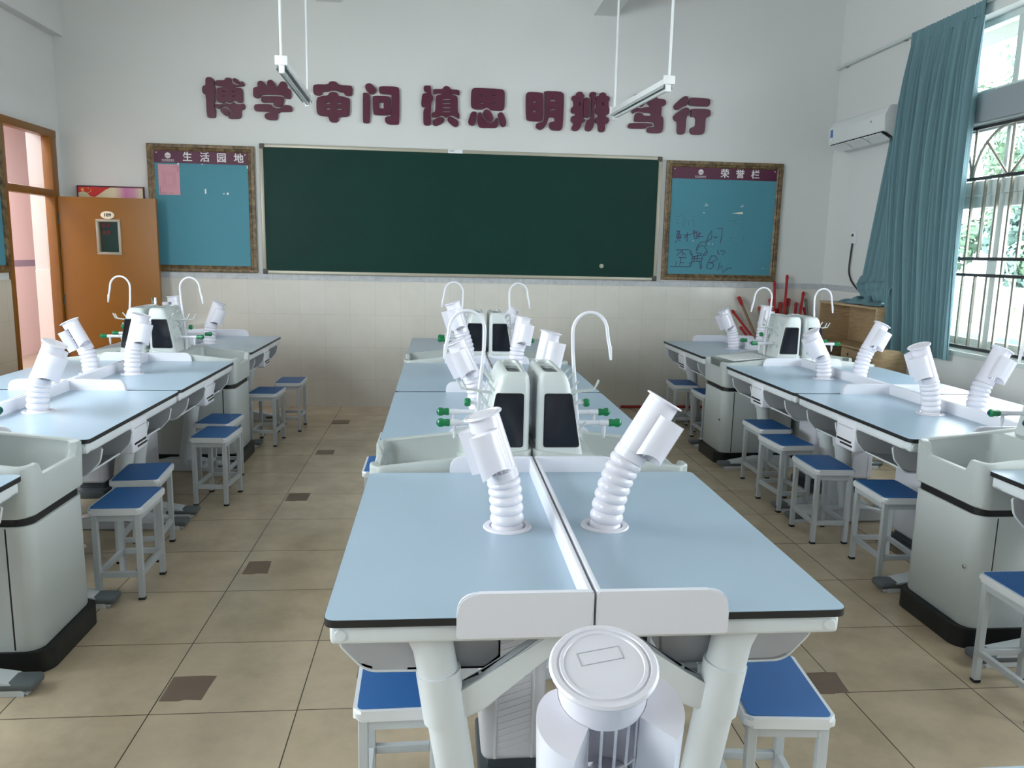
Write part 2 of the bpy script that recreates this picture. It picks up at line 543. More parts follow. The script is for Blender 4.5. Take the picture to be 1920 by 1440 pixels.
GLYPHS = {
 'bo': [[(-2550,3133),(-2532,3149),(-2494,3148),(-2472,3129),(-2473,3073),(-2464,3059),(-2471,2997),(-2471,2935),(-2478,2916),(-2479,2868),(-2467,2857),(-2470,2797),(-2480,2782),(-2533,2781),(-2550,2794),(-2551,2989),(-2575,2998),(-2583,3016),(-2583,3052),(-2571,3070),(-2551,3074)],[(-2465,3106),(-2452,3123),(-2377,3126),(-2369,3145),(-2352,3151),(-2321,3150),(-2314,3136),(-2313,3110),(-2292,3092),(-2253,3086),(-2232,3097),(-2224,3123),(-2206,3121),(-2196,3098),(-2198,3079),(-2288,3073),(-2293,3066),(-2230,3063),(-2213,3047),(-2212,2945),(-2225,2928),(-2259,2929),(-2280,2945),(-2297,2947),(-2317,2934),(-2341,2923),(-2380,2938),(-2395,2923),(-2433,2923),(-2454,2936),(-2456,3031),(-2445,3055),(-2413,3062),(-2382,3064),(-2380,3070),(-2447,3073),(-2463,3082)],[(-2395,3027),(-2369,3028),(-2369,3021),(-2396,3020)],[(-2308,3031),(-2282,3032),(-2282,3024),(-2309,3023)],[(-2397,2985),(-2373,2986),(-2373,2979),(-2397,2978)],[(-2305,2989),(-2281,2990),(-2281,2982),(-2305,2981)],[(-2301,3136),(-2290,3151),(-2256,3138),(-2237,3115),(-2244,3098),(-2267,3099),(-2293,3115)],[(-2472,2909),(-2439,2909),(-2414,2909),(-2380,2924),(-2342,2912),(-2315,2918),(-2297,2936),(-2281,2916),(-2230,2915),(-2210,2925),(-2194,2902),(-2197,2876),(-2232,2865),(-2235,2800),(-2254,2783),(-2342,2780),(-2356,2796),(-2330,2830),(-2320,2852),(-2339,2861),(-2357,2884),(-2391,2893),(-2415,2882),(-2435,2867),(-2459,2871),(-2471,2887)],[(-2429,2853),(-2411,2874),(-2382,2880),(-2351,2859),(-2339,2840),(-2351,2811),(-2372,2803),(-2399,2818)]],
 'xue': [[(-2117,3058),(-2106,3073),(-2072,3081),(-2077,3105),(-2068,3129),(-2038,3136),(-2014,3121),(-1982,3082),(-1988,3125),(-1970,3145),(-1946,3148),(-1924,3130),(-1892,3076),(-1866,3127),(-1844,3139),(-1814,3132),(-1798,3109),(-1801,3079),(-1772,3069),(-1764,3048),(-1767,2988),(-1784,2979),(-1808,2982),(-1830,2990),(-1837,3009),(-1871,3014),(-2042,3011),(-2060,2982),(-2082,2975),(-2109,2982),(-2118,2998)],[(-2045,2987),(-2035,2997),(-1857,3002),(-1838,2993),(-1833,2964),(-1849,2920),(-1879,2902),(-1918,2907),(-1935,2924),(-1924,2951),(-1942,2941),(-2030,2937),(-2045,2951)],[(-2113,2905),(-2094,2923),(-1954,2927),(-1938,2901),(-1904,2888),(-1872,2893),(-1842,2922),(-1776,2923),(-1757,2904),(-1760,2871),(-1772,2863),(-1893,2858),(-1897,2798),(-1907,2782),(-1985,2781),(-2014,2796),(-2019,2823),(-2003,2842),(-1964,2849),(-1983,2858),(-2096,2856),(-2112,2872)]],
 'shen': [[(-1560,3101),(-1544,3122),(-1419,3125),(-1408,3148),(-1386,3157),(-1351,3156),(-1332,3144),(-1325,3126),(-1208,3123),(-1194,3115),(-1189,3089),(-1195,3031),(-1244,3028),(-1264,3038),(-1274,3059),(-1313,3061),(-1343,3074),(-1382,3074),(-1422,3060),(-1472,3057),(-1479,3032),(-1504,3022),(-1541,3025),(-1558,3041)],[(-1531,2999),(-1477,3020),(-1423,3025),(-1410,3049),(-1388,3060),(-1348,3059),(-1328,3046),(-1321,3024),(-1279,3023),(-1245,3011),(-1222,3008),(-1215,2997),(-1219,2861),(-1237,2838),(-1324,2833),(-1327,2799),(-1347,2781),(-1392,2782),(-1414,2796),(-1421,2834),(-1486,2836),(-1520,2848),(-1532,2879)],[(-1446,2961),(-1404,2963),(-1404,2951),(-1446,2949)],[(-1342,2962),(-1297,2964),(-1298,2952),(-1342,2951)],[(-1447,2911),(-1405,2912),(-1405,2899),(-1447,2897)],[(-1343,2911),(-1298,2913),(-1298,2899),(-1343,2898)]],
 'wen': [[(-1074,3118),(-1064,3142),(-1039,3153),(-1014,3148),(-975,3114),(-965,3093),(-975,3066),(-1000,3053),(-1025,3056),(-1060,3085)],[(-1094,3054),(-1082,3067),(-1045,3061),(-1025,3042),(-1027,2795),(-1045,2784),(-1085,2785),(-1096,2797)],[(-942,3108),(-935,3129),(-780,3132),(-755,3121),(-745,3097),(-748,2795),(-766,2781),(-856,2781),(-881,2800),(-886,2834),(-871,2853),(-823,2858),(-820,3050),(-830,3057),(-920,3059),(-938,3070)],[(-1003,3024),(-993,3040),(-855,3042),(-835,3028),(-828,2880),(-836,2872),(-886,2862),(-982,2864),(-998,2879)],[(-940,2979),(-897,2981),(-897,2926),(-940,2925)]],
 'shen2': [[(-516,3129),(-510,3150),(-457,3155),(-444,3144),(-443,3084),(-436,3065),(-424,3058),(-425,3021),(-436,3011),(-442,2977),(-443,2918),(-450,2888),(-443,2854),(-445,2795),(-466,2782),(-504,2786),(-518,2803),(-519,2935),(-486,2950),(-522,2952),(-540,2968),(-531,3066),(-512,3081),(-479,3085),(-512,3100)],[(-425,3111),(-414,3125),(-333,3126),(-323,3149),(-298,3157),(-270,3150),(-257,3126),(-188,3125),(-169,3116),(-170,3077),(-183,3079),(-213,3087),(-264,3087),(-261,3082),(-203,3071),(-186,3055),(-184,2918),(-168,2904),(-168,2857),(-186,2864),(-221,2882),(-257,2888),(-295,2862),(-311,2871),(-339,2885),(-369,2869),(-410,2858),(-433,2869),(-437,2894),(-423,2910),(-404,2915),(-401,3051),(-386,3069),(-338,3079),(-340,3085),(-376,3086),(-414,3073),(-424,3084)],[(-332,3037),(-259,3040),(-258,3030),(-332,3027)],[(-332,2999),(-258,3002),(-258,2992),(-332,2990)],[(-332,2960),(-258,2963),(-258,2953),(-332,2950)],[(-331,2922),(-258,2925),(-258,2916),(-331,2913)],[(-428,2825),(-410,2846),(-354,2868),(-326,2865),(-313,2844),(-321,2819),(-379,2785),(-410,2782),(-425,2798)],[(-288,2850),(-275,2870),(-252,2876),(-185,2841),(-174,2820),(-180,2790),(-205,2778),(-231,2788),(-277,2826)]],
 'si': [[(-58,3113),(-46,3140),(-20,3151),(226,3149),(257,3138),(270,3114),(270,2979),(258,2954),(234,2946),(137,2947),(116,2968),(90,2974),(59,2954),(-7,2950),(-43,2960),(-59,2981)],[(24,3085),(57,3086),(57,3078),(24,3076)],[(147,3084),(186,3086),(186,3078),(147,3076)],[(25,3016),(61,3018),(61,3008),(25,3006)],[(146,3016),(182,3017),(182,3008),(146,3007)],[(-61,2912),(-43,2930),(-12,2931),(-3,2914),(-6,2855),(-21,2805),(-46,2795),(-77,2808),(-85,2838)],[(11,2915),(32,2926),(44,2919),(58,2882),(97,2842),(133,2828),(167,2846),(192,2882),(205,2873),(215,2829),(201,2791),(181,2784),(34,2780),(13,2802),(7,2836)],[(59,2917),(70,2948),(100,2957),(132,2937),(162,2888),(161,2862),(138,2838),(112,2847),(72,2888)],[(199,2907),(214,2927),(240,2935),(261,2919),(291,2851),(286,2806),(253,2793),(232,2809),(221,2863)]],
 'ming': [[(475,3099),(484,3121),(504,3133),(624,3132),(646,3115),(649,2888),(635,2865),(610,2859),(506,2862),(481,2882)],[(545,3052),(575,3054),(576,3034),(546,3033)],[(547,2965),(576,2966),(577,2944),(547,2943)],[(652,3148),(810,3149),(842,3133),(852,3109),(849,2820),(832,2787),(811,2780),(743,2782),(716,2801),(709,2831),(717,2853),(736,2861),(764,2865),(763,2902),(707,2903),(694,2860),(669,2809),(638,2781),(607,2785),(580,2804),(580,2831),(600,2848),(655,2860),(665,2899),(663,3116)],[(718,3069),(766,3071),(766,3055),(718,3053)],[(715,2982),(763,2984),(764,2972),(716,2970)]],
 'bian': [[(923,3082),(929,3109),(968,3119),(971,3140),(990,3153),(1024,3154),(1040,3138),(1046,3121),(1062,3118),(1042,3103),(1043,2922),(1055,2902),(1073,2891),(1056,2867),(1035,2862),(1031,2832),(1006,2791),(974,2780),(942,2791),(934,2813),(951,2844),(945,2864),(927,2871),(924,2903),(935,2921),(967,2927),(966,2947),(929,2950),(921,2977),(930,3005),(948,3013),(944,3063)],[(1000,3057),(1011,3058),(1012,3021),(1002,3020)],[(1050,3090),(1063,3102),(1100,3100),(1112,3089),(1116,2925),(1101,2912),(1065,2914),(1052,2927)],[(1101,3123),(1108,3150),(1129,3158),(1160,3155),(1174,3141),(1157,3110),(1158,3066),(1166,3046),(1151,3016),(1149,2976),(1161,2946),(1157,2916),(1159,2856),(1147,2811),(1117,2782),(1080,2788),(1064,2813),(1084,2884),(1118,2909),(1129,2945),(1126,3094),(1110,3112)],[(1164,3101),(1172,3117),(1199,3122),(1205,3147),(1229,3157),(1260,3154),(1272,3125),(1299,3121),(1310,3096),(1296,3066),(1298,3019),(1312,3002),(1306,2957),(1274,2946),(1275,2926),(1305,2917),(1309,2887),(1294,2866),(1270,2860),(1270,2795),(1249,2780),(1212,2783),(1200,2803),(1196,2863),(1172,2872),(1168,2907),(1183,2920),(1196,2925),(1195,2948),(1168,2957),(1162,2991),(1171,3016),(1180,3027),(1177,3056)],[(1235,3056),(1246,3057),(1247,3029),(1237,3029)]],
 'du': [[(1524,3112),(1551,3145),(1577,3156),(1602,3151),(1621,3125),(1667,3120),(1679,3098),(1657,3057),(1631,3033),(1599,3040),(1571,3071),(1539,3070)],[(1682,3075),(1697,3106),(1738,3135),(1770,3141),(1787,3119),(1857,3114),(1876,3092),(1870,3060),(1833,3048),(1833,3026),(1830,2955),(1852,2944),(1857,2906),(1856,2825),(1841,2797),(1826,2790),(1718,2788),(1696,2804),(1695,2830),(1710,2842),(1774,2853),(1772,2884),(1750,2896),(1569,2891),(1560,2905),(1563,2951),(1576,2974),(1607,2981),(1640,2972),(1657,2950),(1729,2953),(1730,2979),(1650,2983),(1607,2992),(1570,2984),(1544,2968),(1530,2985),(1532,3005),(1584,3029),(1611,3020),(1658,3032),(1690,3036),(1722,3037)],[(1501,2853),(1514,2879),(1730,2884),(1751,2869),(1747,2856),(1694,2850),(1678,2827),(1524,2825),(1505,2836)]],
 'xing': [[(1956,3065),(2047,3151),(2085,3154),(2097,3141),(2092,3111),(2094,3068),(2053,3056),(2001,3019),(1974,3021),(1957,3040)],[(2103,3101),(2114,3137),(2139,3142),(2295,3141),(2321,3127),(2324,3094),(2314,3069),(2295,3062),(2128,3064),(2106,3076)],[(1954,2950),(1966,2975),(2054,3038),(2086,3048),(2113,3034),(2125,3006),(2116,2976),(2088,2960),(2086,2813),(2068,2789),(2025,2786),(2002,2800),(2000,2906),(1969,2920)],[(2133,3022),(2145,3037),(2307,3039),(2333,3024),(2335,2984),(2318,2962),(2286,2958),(2285,2830),(2271,2799),(2242,2789),(2160,2789),(2135,2807),(2133,2840),(2145,2858),(2188,2867),(2188,2958),(2128,2961),(2144,2997)]],
}
SCRIBBLE = [[(2053,1835),(2093,1839)],[(2065,1835),(2072,1802)],[(2084,1837),(2084,1803)],[(2046,1802),(2114,1804)],[(2079,1814),(2077,1791)],[(2056,1787),(2105,1791),(2104,1764),(2060,1760),(2056,1787)],[(2060,1775),(2103,1778)],[(2080,1791),(2081,1761)],[(2070,1752),(2044,1718)],[(2089,1752),(2098,1734)],[(2133,1798),(2207,1808)],[(2168,1828),(2168,1736)],[(2167,1799),(2138,1765)],[(2223,1848),(2236,1842)],[(2222,1818),(2268,1831)],[(2245,1848),(2238,1800),(2253,1765),(2278,1771)],[(2261,1842),(2271,1777)],[(2276,1801),(2312,1826)],[(2286,1837),(2293,1772)],[(2264,1786),(2339,1791)],[(2370,1737),(2400,1816),(2425,1855),(2427,1772),(2374,1735)],[(2454,1793),(2459,1775),(2467,1788),(2474,1776),(2482,1794)],[(2480,1874),(2533,1880),(2532,1807),(2521,1729)],[(2061,1648),(2197,1653)],[(2129,1648),(2067,1590)],[(2123,1639),(2129,1591)],[(2130,1624),(2163,1601)],[(2093,1573),(2171,1574)],[(2115,1570),(2107,1492)],[(2108,1522),(2149,1523)],[(2070,1533),(2066,1491)],[(2005,1481),(2208,1479),(2232,1488)],[(2270,1645),(2282,1694),(2317,1733),(2361,1737),(2375,1714),(2364,1683),(2332,1701),(2295,1688),(2279,1646)],[(2268,1627),(2299,1622),(2338,1611)],[(2368,1677),(2379,1648),(2350,1605)],[(2233,1584),(2229,1536),(2317,1538),(2344,1563),(2332,1599),(2289,1592),(2233,1584)],[(2234,1566),(2334,1569)],[(2258,1585),(2254,1537)],[(2287,1610),(2286,1537)],[(2207,1653),(2206,1614),(2232,1591)],[(2217,1644),(2238,1597)],[(2392,1648),(2382,1606),(2345,1593)],[(2242,1537),(2214,1488)],[(2230,1530),(2206,1506)],[(2314,1535),(2328,1460)],[(2333,1538),(2340,1478),(2328,1457)],[(2439,1598),(2411,1546),(2390,1473)],[(2433,1595),(2477,1596),(2501,1566),(2455,1535),(2418,1528)],[(2418,1528),(2457,1517),(2468,1493),(2441,1462),(2393,1473)],[(2531,1530),(2511,1454),(2552,1500),(2564,1425),(2611,1471),(2661,1478)],[(2498,1656),(2496,1632),(2515,1627),(2507,1608)],[(2529,1651),(2580,1649),(2551,1609)]]
FAINT = [[(2029,1979),(2115,1996)],[(2031,1956),(2080,1960)],[(2045,1914),(2095,1922)],[(2115,1987),(2119,1875)],[(2141,1976),(2140,1881)],[(2202,1983),(2239,1990)],[(2209,1972),(2239,1890)],[(2055,1956),(2049,1909)],[(2166,1971),(2183,1888)],[(2193,1942),(2236,1949)],[(2591,1952),(2690,1963)],[(2653,1953),(2657,1906)],[(2721,1967),(2765,1971)],[(2731,1925),(2768,1929)],[(2720,1895),(2764,1899)],[(2661,1935),(2686,1930)],[(2609,1779),(2684,1787)],[(2633,1797),(2630,1743)],[(2741,1782),(2797,1789)],[(2764,1812),(2765,1746)]]

# ------------------------------------------------------------------ room shell
XL, XR, YB, YN, ZC = -3.91, 3.66, 6.356, -4.6, 4.35
bm = NB()
box(bm, XL-.25, XR+.25, YN-.2, YB+.25, -.12, 0)
for x0, y0, w, h, sk in ((-1.328, 1.0, .145, .16, .01), (-1.31, 2.108, .122, .158, -.012), (-1.322, 3.26, .135, .158, .004), (-1.31, 4.422, .135, .136, 0), (-1.333, 5.523, .155, .162, 0), (1.05, .914, .118, .144, .02)):
    jag = [(x0, y0), (x0+w*.45, y0-.004), (x0+w*.6, y0+.005), (x0+w, y0), (x0+w+sk*.4, y0+h*.5), (x0+w+sk, y0+h), (x0+w*.7, y0+h+.004), (x0, y0+h)]
    prism(bm, jag, -.001, .0012, XY, mi=1)
struct(obj('floor', bm, ['floor_tile', 'floor_patch']))
bm = NB()
box(bm, XL-.25, XR+.25, YN-.2, YB+.25, ZC, ZC+.15)
struct(obj('ceiling', bm, 'ceiling_paint'))
for i, (x0, x1) in enumerate(((-1.52, -1.30), (1.12, 1.342))):
    bm = NB()
    box(bm, x0, x1, YN, YB, 3.87, ZC+.02)
    struct(obj('trim_%d' % (i+1), bm, 'wall_paint'), 'white ceiling beam running to the front wall')
bm = NB()
box(bm, XL-.01, XL+.10, YN, YB, 3.455, ZC+.02)
struct(obj('trim_3', bm, 'wall_paint'), 'white ledge beam along the top of the left wall')
bm = NB()
box(bm, XL-.25, XR+.25, YB, YB+.22, 0, ZC)
struct(obj('wall_front', bm, 'wall_paint'))
bm = NB()
box(bm, XL-.25, XR+.25, YN-.2, YN, 0, ZC)
struct(obj('wall_rear', bm, 'wall_paint'))

def wall_with_holes(name, x0, x1, holes, mats=('wall_paint', 'lintel_paint'), lintels=()):
    """wall slab between x0 and x1 running along Y; holes = (ya, yb, ((za, zb), ...))"""
    bm = NB()
    y = YN-.2
    for ya, yb, zs in sorted(holes):
        box(bm, x0, x1, y, ya, 0, ZC)
        z = 0
        for za, zb in zs:
            if za > z:
                box(bm, x0, x1, ya, yb, z, za, mi=1 if z in lintels else 0)
            z = zb
        box(bm, x0, x1, ya, yb, z, ZC)
        y = yb
    box(bm, x0, x1, y, YB+.22, 0, ZC)
    return struct(obj(name, bm, list(mats)))
wall_with_holes('wall_right', XR, XR+.24, [(1.6, 5.0, ((.9, 2.62), (2.83, 3.39))), (-2.2, .9, ((.9, 2.62), (2.83, 3.39)))], lintels=(2.62,))
wall_with_holes('wall_left', XL-.2, XL, [(5.29, 6.15, ((0, 2.6),)), (.2, 3.2, ((.9, 3.1),)), (-2.6, -.7, ((.9, 3.1),))])

# tiled wainscot and its marble border
bm = NB()
box(bm, XL, XR, YB-.012, YB+.01, 0, 1.275)
struct(obj('baseboard_front', bm, 'wain_back'), 'glossy cream tiled wainscot on the front wall')
bm = NB()
box(bm, XL, XR, YB-.014, YB+.01, 1.275, 1.33, .002, 1)
struct(obj('trim_4', bm, 'band_back'), 'grey marbled border tiles above the wainscot on the front wall')
bm = NB()
box(bm, XR-.012, XR+.01, 5.0, YB, 0, 1.275)
box(bm, XR-.012, XR+.01, YN, 5.0, 0, .885)
struct(obj('baseboard_right', bm, 'wall_paint'), 'wainscot on the window wall')
bm = NB()
box(bm, XR-.014, XR+.01, 5.0, YB-.014, 1.275, 1.33, .002, 1)
struct(obj('trim_5', bm, 'band_side'), 'grey marbled border tiles on the window wall')
bm = NB()
box(bm, XL-.01, XL+.012, YN, 5.29, 0, 1.275)
box(bm, XL-.01, XL+.012, 6.24, YB, 0, 1.275)
struct(obj('baseboard_left', bm, 'wain_side'), 'cream tiled wainscot on the left wall')

# ------------------------------------------------------------------ windows of the right wall
def window(n, ya, yb, stiles):
    xo = XR+.14
    root = NB()
    for za, zb in ((.9, 2.62), (2.83, 3.39)):
        box(root, xo-.03, xo+.05, ya, yb, za, za+.05, .004)
        box(root, xo-.03, xo+.05, ya, yb, zb-.05, zb, .004)
        for y in (ya, yb-.05):
            box(root, xo-.03, xo+.05, y, y+.05, za+.002, zb-.002, .004)
    box(root, xo-.025, xo+.045, ya+.04, yb-.04, 2.0, 2.09, .004)
    box(root, xo-.04, xo+.05, ya+.04, yb-.04, 2.095, 2.2, .004)
    for y in stiles:
        box(root, xo-.03, xo+.03, y-.055, y+.055, .94, 2.04, .004)
        box(root, xo-.02, xo+.03, y-.03, y+.03, 2.86, 3.36, .004)
        box(root, xo-.02, xo+.03, y-.02, y+.02, 2.18, 2.6, .004)
    box(root, xo-.02, xo+.03, ya+.04, yb-.04, .94, 1.0, .004)
    fr = struct(obj('window_%d' % n, root, 'window_white'), 'white framed window in the right wall')
    sb = NB()
    box(sb, XR-.015, xo-.02, ya-.01, yb+.01, .865, .905, .005)
    struct(obj('window_sill', sb, 'window_white', fr))
    for za, zb in ((.95, 2.58), (2.87, 3.35)):
        p = NB()
        box(p, xo+.008, xo+.012, ya+.02, yb-.02, za, zb)
        struct(obj('window_pane', p, 'glass', fr))
window(1, 1.6, 5.0, (3.97, 2.75))
window(2, -2.2, .9, (-1.2, -.1))
for n, (ya, yb) in ((3, (.2, 3.2)), (4, (-2.6, -.7))):  # unseen windows added to let more daylight in from the left
    f = NB()
    for y in (ya, (ya+yb)/2-.03, yb-.06):
        box(f, XL-.085, XL-.015, y, y+.06, .9, 3.1, .004)
    for z in (.9, 3.04):
        box(f, XL-.087, XL-.013, ya, yb, z, z+.06, .004)
    fr = struct(obj('window_%d' % n, f, 'window_white'), 'unseen white framed window added in the corridor wall for side light')
    p = NB()
    box(p, XL-.052, XL-.048, ya+.02, yb-.02, 0.92, 3.08)
    struct(obj('window_pane', p, 'glass', fr))

def grille(ya, yb, label):
    t = thing('window_grille', label, 'window grille', (XR+.045, ya, .9))
    def R(bmx, y0, y1, z, h=.012):
        box(bmx, -.012, .012, y0-ya, y1-ya, z-h-.9, z+h-.9, .003, 1)
    h = NB()
    for z in (.935, 1.49, 1.612):
        R(h, ya+.01, yb-.01, z)
    obj('rail', h, 'bar_dark', t)
    h = NB()
    R(h, ya+.01, yb-.01, 2.21)
    R(h, ya+.01, yb-.01, 2.585)
    obj('rail', h, 'bar_dark', t)
    y = 3.628-.1385*40
    v = NB()
    while y < yb-.03:
        if y > ya+.03:
            for za, zb in ((.95, 1.478), (1.624, 2.198)):
                box(v, -.009, .009, y-.009-ya, y+.009-ya, za-.9, zb-.9)
            if int(round((y-3.628)/.1385)) % 3 == 1:
                box(v, -.007, .007, y-.009-ya, y+.009-ya, 1.5-.9, 1.6-.9)
        y += .1385
    obj('upright', v, 'bar_steel', t)
    a = NB()
    cy = 3.81-.8*8
    while cy < yb+.2:
        pts = [(0, cy-ya+.385*math.cos(q), 2.215-.9+.365*math.sin(q)) for q in [math.pi*k/20 for k in range(21)] if ya+.02 < cy+.385*math.cos(q) < yb-.02]
        if len(pts) > 3:
            sweep(a, pts, .0105, 6)
        for q in (45, 90, 135):
            e = (cy+.385*math.cos(math.radians(q))*.97, 2.215+.365*math.sin(math.radians(q))*.97)
            if ya+.03 < e[0] < yb-.03 and ya+.03 < cy < yb-.03:
                sweep(a, [(0, cy-ya, 2.2-.9), (0, e[0]-ya, e[1]-.9)], .0105, 6)
        if ya+.03 < cy+.4 < yb-.03:
            sweep(a, [(0, cy+.4-ya, 2.2-.9), (0, cy+.4-ya, 2.58-.9)], .0105, 6)
        cy += .8
    obj('fan_arch', a, 'bar_steel', t)
grille(1.6, 5.0, 'steel security grille with fan arches in the window beside the teal curtain')
grille(-2.2, .9, 'steel security grille with fan arches in the window behind the photographer')

# ------------------------------------------------------------------ outside the windows
bm = NB()
box(bm, 3.9, 40, -25, 40, -.3, -.12)
box(bm, 9.0, 10.6, -25, 40, -.125, -.11, mi=1)
struct(obj('ground', bm, ['court_pale', 'court_red']), 'pale sports court outside')
bm = NB()
box(bm, 3.9, 4.85, -6, 9, 3.62, 3.8)
struct(obj('trim_6', bm, 'eave_tile'), 'tiled eave over the windows outside')
bm = NB()
box(bm, 15, 15.3, -20, 35, -.12, .95, .03)
struct(obj('wall_court', bm, 'court_pale'), 'low pale wall at the far side of the court')

def blob_tree(name, label, x, y, z, r, h, mat, seed, cat='tree'):
    rnd = random.Random(seed)
    t = thing(name, label, cat, (x, y, -.12))
    b = NB()
    sweep(b, [(0, 0, -.02), (.1, .05, z*.5), (0, .1, z)], [r*.09, r*.07, r*.05], 8)
    obj('trunk', b, 'bark', t)
    b = NB()
    for k in range(14):
        c = Vector((max(-r*.5, min(r*.5, rnd.gauss(0, r*.35))), max(-r*.6, min(r*.6, rnd.gauss(0, r*.4))), z+h*rnd.uniform(0, .9)))
        rr = r*rnd.uniform(.3, .45)
        for q in range(170):
            n = Vector((rnd.gauss(0, 1), rnd.gauss(0, 1), rnd.gauss(0, 1))).normalized()
            p = c+n*rr*rnd.uniform(.75, 1.0)
            u = n.orthogonal().normalized()
            u.rotate(Matrix.Rotation(rnd.uniform(0, 6.28), 3, n))
            n2 = (n+Vector((rnd.uniform(-.5, .5), rnd.uniform(-.5, .5), rnd.uniform(-.5, .5)))).normalized()
            w = n2.cross(u).normalized()
            a_ = rnd.uniform(.09, .2)
            b.faces.new([b.verts.new(p+u*a_), b.verts.new(p+w*a_*.6), b.verts.new(p-u*a_), b.verts.new(p-w*a_*.6)])
    obj('crown', b, mat, t, angle=180)
for k, (x, y, z, r, h, m, lb) in enumerate((
    (16.5, 17.0, 1.2, 1.9, 4.2, 'leaf_a', 'green tree beyond the court, farthest right in the window'),
    (17.5, 20.9, 1.2, 1.8, 5.0, 'leaf_b', 'bluish green tree beyond the court, middle of the window view'),
    (16.5, 24.6, 1.0, 1.8, 4.4, 'leaf_a', 'green tree beyond the court, nearest the curtain edge'),
    (24, 24.5, 2.5, 2.3, 9.5, 'leaf_b', 'tall hazy tree behind the court trees, right one'),
    (24, 30.0, 2.5, 2.5, 9.5, 'leaf_a', 'tall hazy tree behind the court trees, left one'),
    (13.5, 9.5, 1.8, 2.0, 4, 'leaf_a', 'green tree at the side of the court, out of the window view'))):
    blob_tree('tree', lb, x, y, z, r, h, m, k+3)
# young plant close to the glass
rnd = random.Random(5)
t = thing('sapling', 'young leafy sapling outside the barred window', 'plant', (6.0, 6.15, -.12))
b = NB()
stems = []
for k in range(4):
    a = rnd.uniform(-.5, .5)
    p = bez((0, 0, -.02), (a*.3, rnd.uniform(-.2, .2), .9), (a, rnd.uniform(-.4, .4), 1.9+.25*k), 10)
    stems.append(p)
    sweep(b, p, [.018-.0013*i for i in range(11)], 6)
obj('stem', b, 'bark', t)
b = NB()
for p in stems:
    for i in range(3, 11):
        for j in range(3):
            c = p[i]+Vector((rnd.uniform(-.16, .16), rnd.uniform(-.16, .16), rnd.uniform(-.08, .08)))
            d = Vector((rnd.uniform(-1, 1), rnd.uniform(-1, 1), rnd.uniform(-.5, .2))).normalized()
            n = d.cross(Vector((0, 0, 1))).normalized()
            L = rnd.uniform(.07, .13)
            ps = [c, c+d*L*.45+n*L*.28+Vector((0, 0, .01)), c+d*L, c+d*L*.45-n*L*.28+Vector((0, 0, .01))]
            b.faces.new([b.verts.new(q) for q in ps])
obj('leaves', b, 'leaf_c', t)
t = thing('bench', 'pale teal slatted bench outside, low behind the curtain edge', 'bench', (7.2, 8.6, -.12))
b = NB()
for k in range(4):
    box(b, -.2+.02*k, .25, -.6, .6, .15+.16*k, .25+.16*k, .01)
obj('slats', b, 'bench_teal', t)
b = NB()
for y in (-.55, .5):
    box(b, .0, .2, y, y+.05, 0, .66, .005)
obj('leg', b, 'bench_teal', t)

# ------------------------------------------------------------------ corridor beyond the door
bm = NB()
box(bm, -6.5, XL-.2, -6, 16, -.12, -.001)
struct(obj('floor_corridor', bm, 'corridor_floor'))
bm = NB()
box(bm, -6.5, XL-.2, 4.6, 16, 3.35, 3.5)
struct(obj('ceiling_corridor_sky_block', bm, 'corridor_white'))  # roof added to cut down the sky light on the corridor wall
bm = NB()
box(bm, -6.4, -6.2, 4.6, 16, 0, 3.35)
box(bm, -6.2, -6.19, 4.6, 16, 0, 1.25, mi=1)
box(bm, -6.2, -6.188, 4.6, 16, 1.25, 1.34, mi=2)
struct(obj('wall_corridor', bm, ['pink_wall', 'pink_wall', 'corridor_band']), 'pinkish corridor wall seen through the door')
bm = NB()
box(bm, XL-.197, XL-.065, 6.136, 6.15, 0, 1.33)
struct(obj('trim_7', bm, 'corridor_white'), 'pale tiles on the reveal of the doorway')
bm = NB()
box(bm, -6.5, XL-.2, 16, 16.2, 0, 3.5)
box(bm, -6.2, XL-.2, 4.6, 4.75, 0, 3.5)
box(bm, XL-.2, XL, YB+.22, 16.2, 0, 3.5)  # unseen wall added to keep sky light out of the corridor
struct(obj('wall_corridor_sky_block', bm, 'corridor_white'))

# ------------------------------------------------------------------ door
f = NB()
for y0, y1 in ((5.29, 5.345), (6.125, 6.235)):
    box(f, XL-.06, XL+.025, y0, y1, 0, 2.6, .006)
box(f, XL-.062, XL+.027, 5.29, 6.24, 2.535, 2.602, .006)
box(f, XL-.058, XL+.022, 5.30, 6.23, 2.0, 2.065, .006)
fr = struct(obj('door_1', f, 'door_frame_wood'), 'brown wooden door frame with a glazed transom')
p = NB()
box(p, XL-.02, XL-.015, 5.34, 6.16, 2.06, 2.54)
struct(obj('door_transom', p, 'glass', fr))
DY = 6.185
dr = thing('door_leaf', 'orange brown wooden door numbered 109, standing open against the front wall', 'door', (XL+.03, DY, .01))
ox, oz = XL+.03, .01
bm = NB()
x0, x1, z0, z1 = -3.54-ox, -3.343-ox, 1.497-oz, 1.800-oz
for a, b_, c, d in ((0, x0, 0, 2.0), (x1, .877, 0, 2.0), (x0, x1, 0, z0), (x0, x1, z1, 2.0)):
    box(bm, a, b_, -.02, .02, c, d)
obj('panel', bm, 'door_wood', dr)
fm = NB()
for a, b_, c, d in ((x0-.012, x1+.012, z0-.012, z0+.012), (x0-.012, x1+.012, z1-.012, z1+.012), (x0-.012, x0+.012, z0, z1), (x1-.012, x1+.012, z0, z1)):
    box(fm, a, b_, -.027, .027, c, d, .003)
wf = obj('vision_frame', fm, 'alu', dr)
g = NB()
box(g, x0, x1, -.004, .004, z0, z1)
obj('vision_glass', g, 'door_glass', wf)
pm = NB()
S = Matrix.Translation((-3.442-ox, -.02, 1.85-oz)) @ Matrix.Rotation(P2, 4, 'X') @ Matrix.Diagonal((.062, .036, 1, 1))
